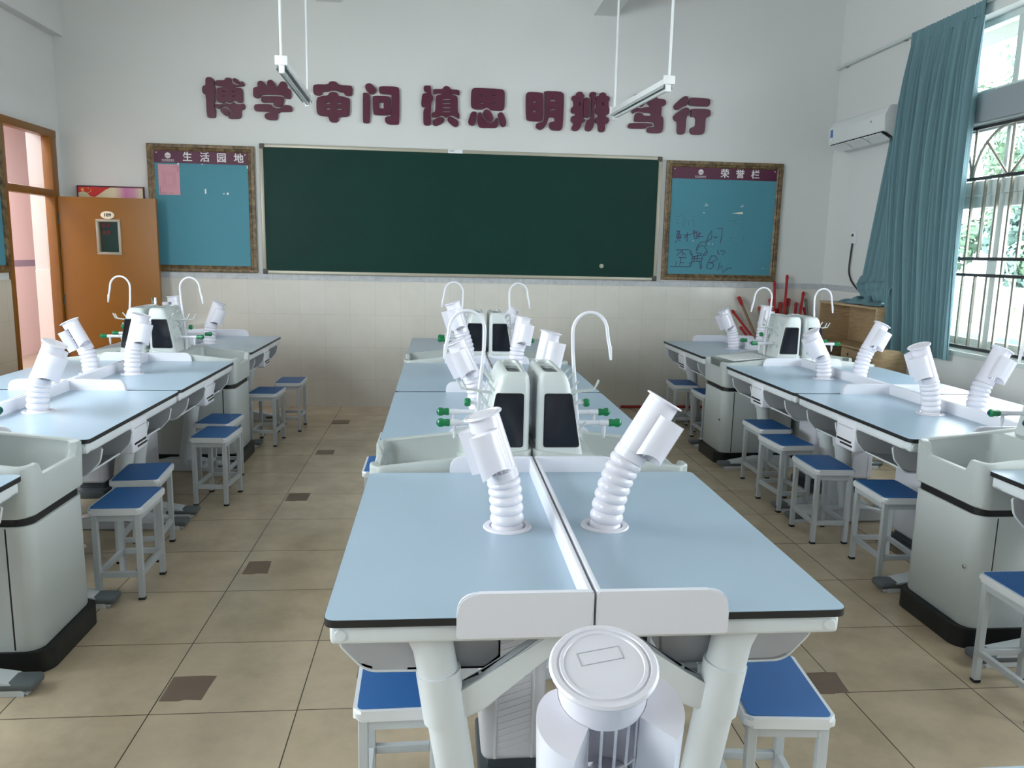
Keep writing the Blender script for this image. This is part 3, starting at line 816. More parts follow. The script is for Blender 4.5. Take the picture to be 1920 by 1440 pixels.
lathe(pm, [(0, 0), (.97, 0), (1, .001), (1, .004), (.95, .006), (0, .006)], 32, S)
pl = obj('number_plate', pm, 'plate_cream', dr)
obj('number', text_mesh('109', .042, -3.442-ox, -.0275, 1.85-oz, bold=.0008, spacing=1.15, extrude=.001), 'ink_black', pl)
# red lettering on the glass: two short rows of blocky strokes
for gx, gz in ((-3.487, 1.755), (-3.447, 1.755), (-3.487, 1.69), (-3.447, 1.69)):
    rd = NB()
    for k in range(4):
        box(rd, gx-.015-ox, gx+.015-ox, -.0065, -.0045, gz+.013-k*.009-oz, gz+.017-k*.009-oz)
    box(rd, gx-.003-ox, gx+.003-ox, -.0065, -.0045, gz-.018-oz, gz+.018-oz)
    obj('glass_lettering', rd, 'ink_red', dr)
h = NB()
sweep(h, [(.82, -.02, 1.0), (.82, -.06, 1.0), (.70, -.065, 1.0)], .009, 8)
box(h, .795, .845, -.026, -.02, .9, 1.08, .003)
obj('handle', h, 'chrome', dr)
hg = NB()
for z in (.25, 1.0, 1.75):
    sweep(hg, [(-.002, -.022, z), (-.002, -.022, z+.1)], .008, 8)
obj('hinge', hg, 'alu_dark', dr)

# poster behind the door
t = thing('poster', 'framed poster with a red starred flag and pink glow, behind the open door', 'poster', (-3.765, YB-.012, 1.70))
b = NB()
box(b, 0, .6, -.012, 0, -.36, .42)
obj('print', b, 'poster_print', t)
b = NB()
for a, c, d, e in ((-.006, .606, .414, .426), (-.006, .606, -.366, -.354), (-.006, .006, -.36, .42), (.594, .606, -.36, .42)):
    box(b, a, c, -.018, .002, d, e, .002)
obj('frame', b, 'header_plum', t)
fl = [(.006, .413), (.30, .413), (.25, .39), (.19, .345), (.15, .32), (.11, .33), (.085, .36), (.05, .372), (.006, .36)]
b = NB()
prism(b, fl, -.0145, -.0125, lambda u, v, h_: (u, h_, v))
fo = obj('flag', b, 'poster_red', t)
b = NB()
def star(bm_, cx, cz, r, y, rot=90):
    pts = [(cx+(r if k % 2 == 0 else r*.4)*math.cos(math.radians(rot+36*k)), cz+(r if k % 2 == 0 else r*.4)*math.sin(math.radians(rot+36*k))) for k in range(10)]
    prism(bm_, pts, y, y-.001, lambda u, v, h_: (u, h_, v))
star(b, .045, .388, .021, -.0145)
for cx, cz in ((.098, .402), (.118, .388), (.118, .37), (.098, .362)):
    star(b, cx, cz, .007, -.0145, 70)
obj('star', b, 'star_yellow', fo)

# ------------------------------------------------------------------ motto on the wall
LETTER = (('bo', 'first'), ('xue', 'second'), ('shen', 'third'), ('wen', 'fourth'), ('shen2', 'fifth'), ('si', 'sixth'), ('ming', 'seventh'), ('bian', 'eighth'), ('du', 'ninth'), ('xing', 'tenth'))
MEAN = {'bo': 'dense dark plum character starting the motto, far left above the left pin board',
        'xue': 'dark plum character with three strokes on top, left of the left pendant lamp',
        'shen': 'dark plum character with roof stroke and four slots, right of the left pendant lamp',
        'wen': 'dark plum character shaped like a gate round a small square',
        'shen2': 'dark plum character with four thin slits, above the middle of the blackboard',
        'si': 'dark plum character of a rounded box with four slits over three drops',
        'ming': 'dark plum character of two tall blocks, the left with two square holes',
        'bian': 'dark plum character of three narrow upright columns, left of the right pendant lamp',
        'du': 'dark plum character partly hidden behind the right pendant lamp',
        'xing': 'dark plum character ending the motto, rightmost above the right pin board'}
for k, _ in LETTER:
    polys = [[(x/1000, z/1000) for x, z in (chaikin(p) if len(p) > 4 else p)] for p in GLYPHS[k]]
    cx = sum(p[0] for p in polys[0])/len(polys[0])
    cz = sum(p[1] for p in polys[0])/len(polys[0])
    me = curve_mesh([[(x-cx, z-cz) for x, z in p] for p in polys], .0145, .0)
    o = obj('wall_character', me, 'plum_letter', angle=30, loc=(cx, YB-.0148, cz))
    tag(o, MEAN[k], 'wall lettering', 'motto characters above the blackboard')

# ------------------------------------------------------------------ blackboard
bx0, bx1, bz0, bz1 = -2.075, 1.866, 1.329, 2.564
t = thing('blackboard', 'wide dark green blackboard in an aluminium frame on the front wall', 'blackboard', (bx0, YB-.002, bz0))
W_, H_ = bx1-bx0, bz1-bz0
b = NB()
box(b, .02, W_-.02, -.02, 0, .02, H_-.02)
obj('writing_surface', b, 'green_board', t)
for a, c, d, e in ((.03, W_-.03, H_-.034, H_), (.03, W_-.03, 0, .034), (0, .034, .03, H_-.03), (W_-.034, W_, .03, H_-.03)):
    b = NB()
    box(b, a, c, -.032, 0, d, e, .005)
    obj('frame_rail', b, 'alu', t)
for a, d in ((0, 0), (W_-.05, 0), (0, H_-.05), (W_-.05, H_-.05)):
    b = NB()
    box(b, a, a+.05, -.035, 0, d, d+.05, .005)
    obj('corner_cap', b, 'alu_dark', t)
b = NB()
S = Matrix.Translation((1.29-bx0, -.0205, 1.47-bz0)) @ Matrix.Rotation(P2, 4, 'X')
lathe(b, [(0, 0), (.022, 0), (.018, .0015), (0, .002)], 16, S)
obj('chalk_spot', b, 'alu', t)
o = NB()
box(o, -.07, .07, -.002, .002, -.017, .017)
for k, (w, z) in enumerate(((.05, .004), (.035, -.004))):
    box(o, -.055, -.055+w, -.003, -.001, z, z+.004, mi=1)
tag(obj('paper_label', o, ['paper_white', 'ink_faint'], loc=(-.205, YB-.036, 2.547)), 'small white paper label stuck on the top rail of the blackboard', 'label')

# ------------------------------------------------------------------ pin boards
def pin_board(x0, x1, z0, z1, words, label, wx, lx, spots):
    t = thing('pin_board', label, 'pin board', (x0, YB-.002, z0))
    W, H = x1-x0, z1-z0
    b = NB()
    box(b, .04, W-.04, -.015, 0, .04, H-.04)
    obj('board', b, 'pin_board', t)
    prof = [(0, 0), (0, -.028), (.008, -.034), (.03, -.034), (.036, -.026), (.05, -.03), (.062, -.018), (.062, 0)]
    for k in range(4):
        b = NB()
        L = W if k < 2 else H
        for u, v in ((0, 1),):
            ra, rb = [], []
            for d, y in prof:
                if k == 0:
                    pa, pb = (d, y, d), (W-d, y, d)
                elif k == 1:
                    pa, pb = (d, y, H-d), (W-d, y, H-d)
                elif k == 2:
                    pa, pb = (d, y, d), (d, y, H-d)
                else:
                    pa, pb = (W-d, y, d), (W-d, y, H-d)
                ra.append(b.verts.new(pa))
                rb.append(b.verts.new(pb))
            n = len(prof)
            for i in range(n):
                b.faces.new((ra[i], ra[(i+1) % n], rb[(i+1) % n], rb[i]))
            b.faces.new(ra)
            b.faces.new(rb)
        obj('frame_rail', b, 'antique_wood', t, angle=20)
    b = NB()
    hz = H-.062-.112
    box(b, .062, W-.062, -.019, -.012, hz, H-.062)
    hd = obj('header_strip', b, 'header_plum', t)
    for ch, cx in zip(words, wx):
        obj('lettering', text_mesh(ch, .092, cx, -.0205, hz+.055, bold=.0022, extrude=.001), 'letter_white', hd)
    b = NB()
    S = Matrix.Translation((lx, -.019, hz+.068)) @ Matrix.Rotation(P2, 4, 'X')
    lathe(b, [(0, 0), (.027, 0), (.027, .0015), (0, .0015)], 24, S)
    box(b, lx-.032, lx+.032, -.0225, -.0195, hz+.068, hz+.071, mi=1)
    box(b, lx-.02, lx+.014, -.0225, -.0195, hz+.058, hz+.0615, mi=1)
    obj('emblem', b, ['letter_white', 'header_plum'], hd)
    b = NB()
    for k in range(7):
        x = lx-.058+k*.0168
        box(b, x, x+.012, -.0205, -.0185, hz+.022, hz+.0245)
        box(b, x, x+.012, -.0205, -.0185, hz+.028, hz+.0305)
        box(b, x+.0045, x+.0075, -.0205, -.0185, hz+.021, hz+.033)
    box(b, lx-.058, lx+.058, -.0205, -.0185, hz+.013, hz+.0155)
    obj('emblem_caption', b, 'letter_white', hd)
    for cx in (.085, W-.085):
        b = NB()
        lathe(b, [(0, 0), (.006, 0), (.005, .003), (0, .004)], 10, Matrix.Translation((cx, -.019, H-.08)) @ Matrix.Rotation(P2, 4, 'X'))
        obj('screw', b, 'letter_white', hd)
    b = NB()
    for k, (sx, sz, sw, sh) in enumerate(spots):
        box(b, sx-x0, sx-x0+sw, -.0175, -.0145, sz-z0, sz-z0+sh)
    obj('tape_scrap', b, 'paper_white', t)
    return t
pin_board(-3.117, -2.128, 1.336, 2.532, '生活园地', 'framed teal pin board left of the blackboard, with a pink notice', (.37, .53, .685, .845), .19,
          [(-2.845, 2.345, .018, .016), (-2.62, 2.35, .012, .008), (-2.20, 2.325, .02, .028), (-2.60, 2.08, .014, .045), (-2.43, 2.08, .014, .008), (-2.395, 2.075, .016, .022), (-2.19, 2.06, .01, .04), (-2.19, 1.86, .014, .006)])
t = pin_board(1.917, 3.132, 1.344, 2.534, '荣誉栏', 'framed teal pin board right of the blackboard, scrawled with marker pen', (.605, .765, .925), .355,
          [(2.33, 2.095, .02, .004), (2.345, 2.095, .004, .03), (2.36, 2.095, .016, .004), (2.36, 2.095, .004, .014), (2.71, 2.095, .025, .006), (2.73, 2.095, .006, .025), (2.32, 2.025, .018, .005), (2.225, 1.74, .014, .005), (2.395, 1.712, .016, .005), (2.435, 1.71, .01, .008), (2.99, 1.475, .012, .005), (2.30, 2.37, .008, .006), (2.66, 2.372, .01, .006)])
ox_, oz_ = 1.917, 1.344
def pen(strokes, r, mat, name):
    b = NB()
    for s in strokes:
        sweep(b, [(x/1000-ox_, -.0155, z/1000-oz_) for x, z in s], r, 5)
    obj(name, b, mat, t)
pen(SCRIBBLE, .0034, 'ink_purple', 'marker_writing')
for q in (FAINT[:10], FAINT[10:12]+FAINT[15:16], FAINT[12:15], FAINT[16:18], FAINT[18:]):
    pen(q, .002, 'ink_faint', 'faded_writing')
b = NB()
prism(b, [(2.62, 2.03), (2.68, 2.038), (2.735, 2.045), (2.74, 2.025), (2.69, 2.025)], -.018, -.0145, lambda u, v, h_: (u-ox_, h_, v-oz_))
obj('torn_tape', b, 'plate_cream', t)
b = NB()
box(b, -.098, .098, -.0015, .0015, -.142, .142)
for k in range(3):
    r = (.06-.012*k)
    for a, c, d, e in ((-r, r, r*1.15, r*1.15+.002), (-r, r, -r*1.15-.002, -r*1.15), (-r, -r+.002, -r*1.15, r*1.15), (r-.002, r, -r*1.15, r*1.15)):
        box(b, a, c, -.0022, -.0012, d, e, mi=1)
for a, c, d, e in ((.04, .088, .118, .124), (.078, .088, .07, .124), (-.09, -.082, -.125, -.065), (-.09, -.03, -.13, -.122), (.0, .03, -.13, -.124)):
    box(b, a, c, -.0022, -.0012, d, e, mi=1)
tag(obj('notice', b, ['notice_pink', 'notice_line'], loc=(-2.925, YB-.019, 2.203)), 'pink printed notice pinned to the top left of the left pin board', 'notice')
# third board on the left wall, its edge just in view
t = thing('pin_board', 'framed teal pin board on left wall beside the door, cut by photo edge', 'pin board', (XL+.001, 4.2, 1.335))
b = NB()
box(b, 0, .014, .05, 1.03, .05, 1.14)
obj('board', b, 'pin_board', t)
for a, c, d, e in ((0, 1.09, 0, .06), (0, 1.09, 1.13, 1.19), (0, .06, .06, 1.13), (1.03, 1.09, .06, 1.13)):
    b = NB()
    box(b, 0, .032, a, c, d, e, .007)
    obj('frame_rail', b, 'antique_wood', t)

# ------------------------------------------------------------------ lab benches
RX = {'left': -2.418, 'centre': 0.0, 'right': 2.418}
DW, DL, SL, ZT = .6065, 1.2, .4964, .773
DY_ = [.6, DL+SL+.6, 2*DL+SL+.6, 3*DL+2*SL+.6]     # desk mid lines
SY_ = [DL+SL/2-.008, 3*DL+1.5*SL-.008]                       # sink mid lines
ORD = ['first', 'second', 'third', 'fourth']
SIDE = {1: 'window side half', -1: 'door side half'}

def make_desk(label):
    """half a bench: x from 0 at the spine to DW at the student's edge, y centred"""
    t = thing('lab_desk', label, 'desk')
    h = DL/2
    b = NB()
    out = rpoly([(.010, -h+.012), (DW, -h+.012), (DW, h-.012), (.010, h-.012)], [0, .03, .03, 0], 5)
    prism(b, out, ZT-.019, ZT-.0015, XY, mi=1)
    prism(b, rpoly([(.010, -h+.0125), (DW-.001, -h+.0125), (DW-.001, h-.0125), (.010, h-.0125)], [0, .03, .03, 0], 5), ZT-.0016, ZT, XY, mi=0)
    obj('tabletop', b, ['laminate', 'phenolic_black'], t)
    b = NB()
    box(b, .0035, .016, -h+.014, h-.014, ZT-.05, ZT+.058, .004)
    obj('spine_panel', b, 'white_plastic', t)
    for s in (-1, 1):
        b = NB()
        pts = rpoly([(.003, ZT-.046), (.312, ZT-.046), (.312, ZT+.06), (.003, ZT+.06)], [.002, .004, .055, .006], 6)
        y0, y1 = (-h+.001, -h+.0155) if s < 0 else (h-.0155, h-.001)
        s_ = bmesh.new()
        prism(s_, pts, y0, y1, XZ)
        bmesh.ops.bevel(s_, geom=[e for e in s_.edges if abs(e.verts[0].co.y-e.verts[1].co.y) < 1e-5], offset=.003, segments=2, affect='EDGES')
        merge(b, s_)
        obj('end_panel', b, 'white_plastic', t)
    b = NB()
    for y in (-h+.06, h-.06):
        box(b, .02, DW-.012, y-.035, y+.035, ZT-.068, ZT-.02, .012, 3)
    box(b, DW-.055, DW-.012, -h+.03, h-.03, ZT-.068, ZT-.021, .012, 3)
    box(b, .02, .05, -h+.03, h-.03, ZT-.068, ZT-.021, .008, 2)
    fr = obj('underframe', b, 'frame_white', t)
    for y in (-h+.0255, h-.0255):
        b = NB()
        S = Matrix.Translation((DW-.036, y, ZT-.043)) @ Matrix.Rotation(P2 if y < 0 else -P2, 4, 'X')
        lathe(b, [(0, 0), (.014, 0), (.014, .002), (.012, .0035), (0, .0035)], 18, S)
        obj('end_cap', b, 'frame_white', fr)
    for s in (-1, 1):
        y = s*(h-.1)
        b = NB()
        sweep(b, [(.385, y, ZT-.06), (.365, y, .665), (.335, y, .5), (.30, y, .28), (.275, y, .13), (.265, y, .05)], [.05, .049, .048, .046, .046, .05], 20)
        sweep(b, [(.352, y, .60), (.334, y, .475)], [.0535, .0525], 20)
        lg = obj('leg', b, 'frame_white', t)
        b = NB()
        prof = rpoly([(.03, 0), (.62, 0), (.64, .018), (.56, .05), (.36, .085), (.15, .085), (.03, .06)], .02, 3)
        s_ = bmesh.new()
        prism(s_, prof, y-.045, y+.045, XZ)
        bmesh.ops.bevel(s_, geom=[e for e in s_.edges if abs(e.verts[0].co.y-e.verts[1].co.y) < 1e-5], offset=.012, segments=2, affect='EDGES')
        merge(b, s_)
        obj('foot', b, 'frame_white', lg)
        b = NB()
        box(b, .465, .648, y-.047, y+.047, .016, .05, .014, 3)
        obj('foot_cap', b, 'foot_grey', lg)
        b = NB()
        pts = [(.325, y, .525), (.22, y, .575), (.12, y, .635), (.02, y, .70)]
        for p, q in zip(pts, pts[1:]):
            pass
        s_ = bmesh.new()
        prism(s_, [(.335, .46), (.335, .54), (.25, .577), (.10, .69), (.06, .705), (.018, .715), (.018, .695), (.09, .635), (.24, .503)], y-.022, y+.022, XZ)
        bmesh.ops.bevel(s_, geom=s_.edges[:], offset=.006, segments=2, affect='EDGES')
        merge(b, s_)
        obj('brace', b, 'frame_white', t)
    for s in (-1, 1):
        y0, y1 = (-h+.15, -.103) if s < 0 else (.103, h-.15)
        b = NB()
        out = [(.20, ZT-.07), (.20, .60), (.235, .572), (.50, .574), (.535, .586)]
        ins = [(.205, ZT-.07), (.205, .605), (.238, .577), (.50, .580), (.533, .592)]
        prism(b, out+ins[::-1], y0, y1, XZ)
        for y in (y0, y1-.006):
            prism(b, rpoly([(.20, ZT-.069), (.20, .60), (.235, .572), (.525, .572), (.585, .64), (.598, ZT-.069)], [0, .01, .02, .06, .06, 0], 5), y, y+.006, XZ)
        tr = obj('book_tray', b, 'tray_grey', t)
        b = NB()
        for y in (y0+.003, y1-.003):
            sweep(b, [(p[0], y, p[1]) for p in rpoly([(.30, .569), (.525, .572), (.587, .64), (.600, ZT-.075)], [0, .06, .06, 0], 5)], .0045, 6)
        sweep(b, [(.535, y0, .588), (.535, y1, .588)], .005, 6)
        obj('tray_rim', b, 'frame_white', tr)
    b = NB()
    box(b, DW-.075, DW-.008, -.098, .098, .58, ZT-.025, .012, 3)
    ab = obj('socket_box', b, 'white_plastic', t)
    b = NB()
    box(b, DW-.009, DW-.0065, -.08, .07, .622, .633, .001, 1)
    box(b, DW-.009, DW-.0065, -.045, .082, .603, .613, .001, 1)
    obj('socket_slot', b, 'black_rubber', ab)
    b = NB()
    box(b, DW-.009, DW-.0072, -.075, .075, .70, .706, .001, 1)
    obj('socket_hinge', b, 'tray_grey', ab)
    return t

def desk_label(row, s, i):
    return 'blue-topped white lab desk, %s from camera, %s bench, %s' % (ORD[i], row, SIDE[s])
proto = None
for row in ('centre', 'right', 'left'):
    for i, y in enumerate(DY_):
        for s in (-1, 1):
            if row == 'right' and i == 0 and s > 0 or row == 'left' and i == 0 and s < 0:
                continue
            lb = desk_label(row, s, i)
            if proto is None:
                proto = make_desk(lb)
                proto['group'] = 'lab desks of the three benches'
                d = proto
                d.location, d.rotation_euler = (RX[row], y, 0), (0, 0, 0 if s > 0 else math.pi)
            else:
                d = dup(proto, (RX[row], y, 0), 0 if s > 0 else math.pi, lb)

# the table whose far edge just enters the bottom right corner
t = thing('lab_table', 'blue lab table whose edge shows in the bottom right corner of the photo', 'table', (0, -1.165, 0))
b = NB()
prism(b, rpoly([(-.62, -.6), (.95, -.6), (.95, .606), (-.62, .606)], .03, 4), ZT-.019, ZT-.0015, XY, mi=1)
prism(b, rpoly([(-.62, -.6), (.95, -.6), (.95, .606), (-.62, .606)], .03, 4), ZT-.0016, ZT, XY, mi=0)
obj('tabletop', b, ['laminate', 'phenolic_black'], t)
b = NB()
box(b, -.58, .91, -.57, .57, ZT-.068, ZT-.02, .01)
obj('underframe', b, 'frame_white', t)
for x in (-.5, .83):
    for y in (-.5, .5):
        b = NB()
        sweep(b, [(x, y, ZT-.06), (x, y, 0)], .04, 14)
        obj('leg', b, 'frame_white', t)

# ------------------------------------------------------------------ ribbed duct boxes under the desks
def make_duct(label):
    t = thing('duct_box', label, 'duct')
    b = NB()
    box(b, -.095, .095, -.13, .13, .085, .70, .028, 4)
    for s in (-1, 1):
        for e in (-.055, .055):
            box(b, e-.004, e+.004, s*.131-.003, s*.131+.003, .10, .69, .0015, 1)
        for k in range(26):
            z = .12+k*.021
            q = bmesh.new()
            prism(q, [(-.048, z), (.048, z+.03), (.048, z+.038), (-.048, z+.008)], s*.1295, s*.1325, XZ)
            merge(b, q)
    obj('casing', b, 'white_plastic', t)
    b = NB()
    box(b, -.075, .075, -.10, .10, .045, .10, .008)
    box(b, -.10, .10, -.17, .17, 0, .05, .01)
    obj('base', b, 'duct_base_grey', t)
    return t
dproto = None
for row in ('centre', 'right', 'left'):
    for i, y in enumerate(DY_):
        for s in (-1, 1):
            if row == 'right' and i == 0 and s > 0 or row == 'left' and i == 0 and s < 0:
                continue
            lb = 'white ribbed duct box under %s desk of %s bench, %s' % (ORD[i], row, SIDE[s])
            loc = (RX[row]+s*(.128 if row == 'centre' else .125), y, 0)
            if dproto is None:
                dproto = make_duct(lb)
                dproto['group'] = 'duct boxes under the desks'
                dproto.location = loc
            else:
                dup(dproto, loc, 0, lb)

# ------------------------------------------------------------------ sinks
def rrect(x0, x1, y0, y1, r, n=8, dense=14):
    """closed loop of points with rounded corners and densely sampled sides"""
    pts = []
    for cx, cy, a in ((x1-r, y1-r, 0), (x0+r, y1-r, 90), (x0+r, y0+r, 180), (x1-r, y0+r, 270)):
        pts += arc(cx, cy, r, a, a+90, n)
    out = []
    for p, q in zip(pts, pts[1:]+pts[:1]):
        L = math.hypot(q[0]-p[0], q[1]-p[1])
        k = dense*2 if L > .1 and dense > 1 else 1
        out += [(p[0]+(q[0]-p[0])*j/k, p[1]+(q[1]-p[1])*j/k) for j in range(k)]
    return out

def make_sink(label):
    t = thing('sink_unit', label, 'sink')
    hy = SL/2-.014
    def ztop(x, y):
        z = .788+max(0, (.57-x))*.11
        if x > .53:
            q = (abs(y)-.135)/.012
            z -= .05*(1-min(1, max(0, q)))
        return z
    o = rrect(.0, .612, -hy, hy, .055)
    b = NB()
    loops = []
    inner_x0 = .21
    def inner(d):
        out = []
        for (x, y) in o:
            u = x/.612
            out.append((inner_x0+d+u*(.612-inner_x0-2*d), y*(1-d/hy)))
        return out
    def ring(pts, zf):
        return [b.verts.new((p[0], p[1], zf(*p) if callable(zf) else zf)) for p in pts]
    seq = [ring([(p[0]*.975, p[1]*.985) for p in o], .598),
           ring([(p[0]*.99, p[1]*.995) for p in o], .605),
           ring(o, lambda x, y: min(.74, ztop(x, y)-.02)),
           ring(o, lambda x, y: ztop(x, y)-.006),
           ring([(.003+p[0]*.985, p[1]*.985) for p in o], ztop),
           ring(inner(.026), ztop),
           ring(inner(.032), lambda x, y: ztop(x, y)-.006),
           ring(inner(.036), lambda x, y: min(.735, ztop(x, y)-.012)),
           ring(inner(.042), .728),
           ring(inner(.055), .65),
           ring(inner(.075), .632)]
    for A, B in zip(seq, seq[1:]):
        n = len(A)
        for k in range(n):
            b.faces.new((A[k], A[(k+1) % n], B[(k+1) % n], B[k]))
    b.faces.new(seq[-1])
    b.faces.new(seq[0][::-1])
    ba = obj('basin', b, 'basin_grey', t, angle=40)
    b = NB()
    lathe(b, [(0, 0), (.024, 0), (.027, .003), (.022, .004), (.0, .002)], 20, Matrix.Translation((.41, 0, .632)))
    obj('drain', b, 'chrome', ba)
    b = NB()
    prism(b, rrect(.02, .590, -hy+.020, hy-.020, .05, 6, 1), .55, .60, XY)
    obj('trim_band', b, 'black_rubber', t)
    b = NB()
    prism(b, rrect(.02, .595, -hy+.014, hy-.014, .055, 8, 1), .08, .566, XY)
    for s in (-1, 1):
        box(b, .507, .513, min(s*(hy-.015), s*(hy-.0132)), max(s*(hy-.015), s*(hy-.0132)), .09, .56, mi=1)
    obj('cabinet_body', b, ['pod_grey', 'black_rubber'], t, angle=30)
    b = NB()
    # wrap-round door skin on the student's side
    path = [(.514, -hy+.011)]+arc(.541, -hy+.069, .058, 270, 360, 6)+arc(.541, hy-.069, .058, 0, 90, 6)+[(.514, hy-.011)]
    inn = [(.514, -hy+.017)]+arc(.541, -hy+.069, .052, 270, 360, 6)+arc(.541, hy-.069, .052, 0, 90, 6)+[(.514, hy-.017)]
    prism(b, path+inn[::-1], .092, .565, XY)
    dd = obj('cabinet_door', b, 'pod_grey', t, angle=30)
    b = NB()
    S = Matrix.Translation((.599, hy-.055, .34)) @ Matrix.Rotation(P2, 4, 'Y')
    lathe(b, [(0, 0), (.009, 0), (.009, .005), (.006, .007), (0, .007)], 14, S)
    box(b, .605, .6075, hy-.0565, hy-.0535, .335, .345)
    obj('lock', b, 'chrome', dd)
    b = NB()
    prism(b, rrect(.0, .630, -hy+.002, hy-.002, .07, 8, 1), 0, .085, XY)
    obj('plinth', b, 'plinth_black', t, angle=30)
    return t

def make_tower(label, m):
    """m = +1 window side half, -1 door side half (mirror image)"""
    t = thing('service_tower', label, 'service tower')
    y0, y1 = -.222, .165
    z0, z1 = .60, 1.145
    X = lambda x: m*x
    def outer(z):
        return .200-.070*(z-.80)/.33
    b = NB()
    def loop(z, d):
        xo = outer(z)-d
        r = max(.012, .028-d*.3)
        p = rrect(.014+d, xo, y0+d, y1-d, r, 4, 1)
        return [b.verts.new((X(x), y, z)) for x, y in p]
    L = [loop(z0, 0), loop(.80, 0), loop(1.0, 0), loop(1.095, 0), loop(1.125, .004), loop(1.14, .012), loop(z1, .022), loop(z1-.001, .028), loop(z1-.012, .031)]
    for A, B in zip(L, L[1:]):
        n = len(A)
        for k in range(n):
            b.faces.new((A[k], A[(k+1) % n], B[(k+1) % n], B[k]))
    b.faces.new(L[-1])
    b.faces.new(L[0][::-1])
    obj('housing', b, 'pod_grey', t, angle=40)
    b = NB()
    pts = rpoly([(X(.043), 1.062), (X(.043), .866), (X(.172), .866), (X(.137), 1.062)], .010, 4)
    prism(b, pts, y0-.004, y0+.01, XZ)
    sc = obj('screen', b, 'screen_black', t)
    b = NB()
    big = rpoly([(X(.038), 1.067), (X(.038), .861), (X(.178), .861), (X(.142), 1.067)], .012, 4)
    prism(b, big, y0-.0025, y0+.01, XZ)
    obj('screen_bezel', b, 'black_rubber', sc)
    b = NB()
    box(b, min(X(.048), X(.112)), max(X(.048), X(.112)), y0+.06, y0+.24, z1-.02, z1-.008, .002)
    obj('top_hatch', b, 'panel_dark', t)
    # drying pegs on the outer face
    def peg(y, z, L_, up, hook=0):
        q = NB()
        x = outer(z)-.004
        pts = [(X(x), y, z), (X(x+L_), y, z+up)]
        if hook:
            pts += [(X(x+L_+hook*.5), y, z+up+hook)]
        sweep(q, pts, .0045, 7)
        obj('drying_peg', q, 'pod_grey', t)
    for y, z in ((-.16, 1.06), (-.05, 1.075), (.06, 1.075), (.12, 1.06), (-.13, .985), (-.02, .985), (-.16, .90), (.12, .94)):
        peg(y, z, .035, .045)
    peg(-.10, 1.045, .105, .016, .035)
    peg(-.02, 1.035, .12, .016, .035)
    return t

def make_faucet(label):
    t = thing('gooseneck_faucet', label, 'faucet')
    b = NB()
    pts = [(.20, 0, .80), (.203, 0, .92), (.178, 0, 1.20), (.175, 0, 1.272)]
    pts += [(.245-.070*math.cos(math.radians(a)), 0, 1.275+.080*math.sin(math.radians(a))) for a in range(12, 181, 12)]
    pts += [(.321, 0, 1.24), (.328, 0, 1.215)]
    rad = [.010, .010]+[.0068]*(len(pts)-2)
    sweep(b, pts, rad, 12)
    sp = obj('spout', b, 'white_plastic', t)
    b = NB()
    sweep(b, [(.3275, 0, 1.22), (.331, 0, 1.19), (.334, 0, 1.165)], [.0082, .0065, .0045], 10)
    obj('nozzle_tip', b, 'white_plastic', sp)
    b = NB()
    sweep(b, [(.20, 0, .99), (.235, 0, .99)], .007, 8)
    S = Matrix.Translation((.228, 0, .99)) @ Matrix.Rotation(P2, 4, 'Y')
    lathe(b, [(0, 0), (.014, 0), (.017, .006), (.017, .018), (.013, .024), (0, .024)], 10, S, mi=1)
    obj('shutoff_knob', b, ['white_plastic', 'knob_green'], t)
    for s in (-1, 1):
        b = NB()
        A, E = Vector((.165, s*.10, .93)), Vector((.315, s*.105, .93))
        d = (E-A).normalized()
        sweep(b, [A, E], .010, 10)
        sweep(b, [A+d*.11, E], .012, 10)
        q = A+(E-A)*.86
        sweep(b, [q, q+Vector((0, 0, -.035)), q+Vector((0, 0, -.06))], [.007, .0075, .004], 8)
        va = obj('valve_arm', b, 'white_plastic', t)
        b = NB()
        M = Matrix.Translation(E-d*.004) @ d.to_track_quat('Z', 'Y').to_matrix().to_4x4()
        lathe(b, [(0, 0), (.013, 0), (.0155, .006), (.0135, .022), (.0175, .03), (.0175, .042), (.012, .048), (0, .048)], 8, M)
        lathe(b, [(0, .047), (.008, .047), (.008, .051), (0, .051)], 10, M, mi=1)
        obj('valve_handle', b, ['knob_green', 'knob_blue'], va)
    return t

sp_, fp_ = None, None
tp = {}
NEARFAR = ('near', 'far')
for row in ('centre', 'right', 'left'):
    for i, y in enumerate(SY_):
        for s in (-1, 1):
            if row == 'left' and i == 0 and s < 0 or row == 'right' and i == 0 and s > 0:
                continue
            rz = 0 if s > 0 else math.pi
            ls = 'grey sink on locked cabinet, %s sink of %s bench, %s' % (NEARFAR[i], row, SIDE[s])
            lt = 'grey service tower with black screen at %s sink, %s bench, %s' % (NEARFAR[i], row, SIDE[s])
            lf = 'white gooseneck faucet with green valves at %s sink, %s bench, %s' % (NEARFAR[i], row, SIDE[s])
            loc = (RX[row], y, 0)
            if sp_ is None:
                sp_ = make_sink(ls)
                sp_['group'] = 'sinks between the desks'
                fp_ = make_faucet(lf)
                fp_['group'] = 'gooseneck faucets at the sinks'
                for o in (sp_, fp_):
                    o.location, o.rotation_euler = loc, (0, 0, rz)
            else:
                dup(sp_, loc, rz, ls)
                dup(fp_, loc, rz, lf)
            if s not in tp:
                tp[s] = make_tower(lt, s)
                tp[s]['group'] = 'service towers at the sinks'
                tp[s].location = loc
            else:
                dup(tp[s], loc, 0, lt)

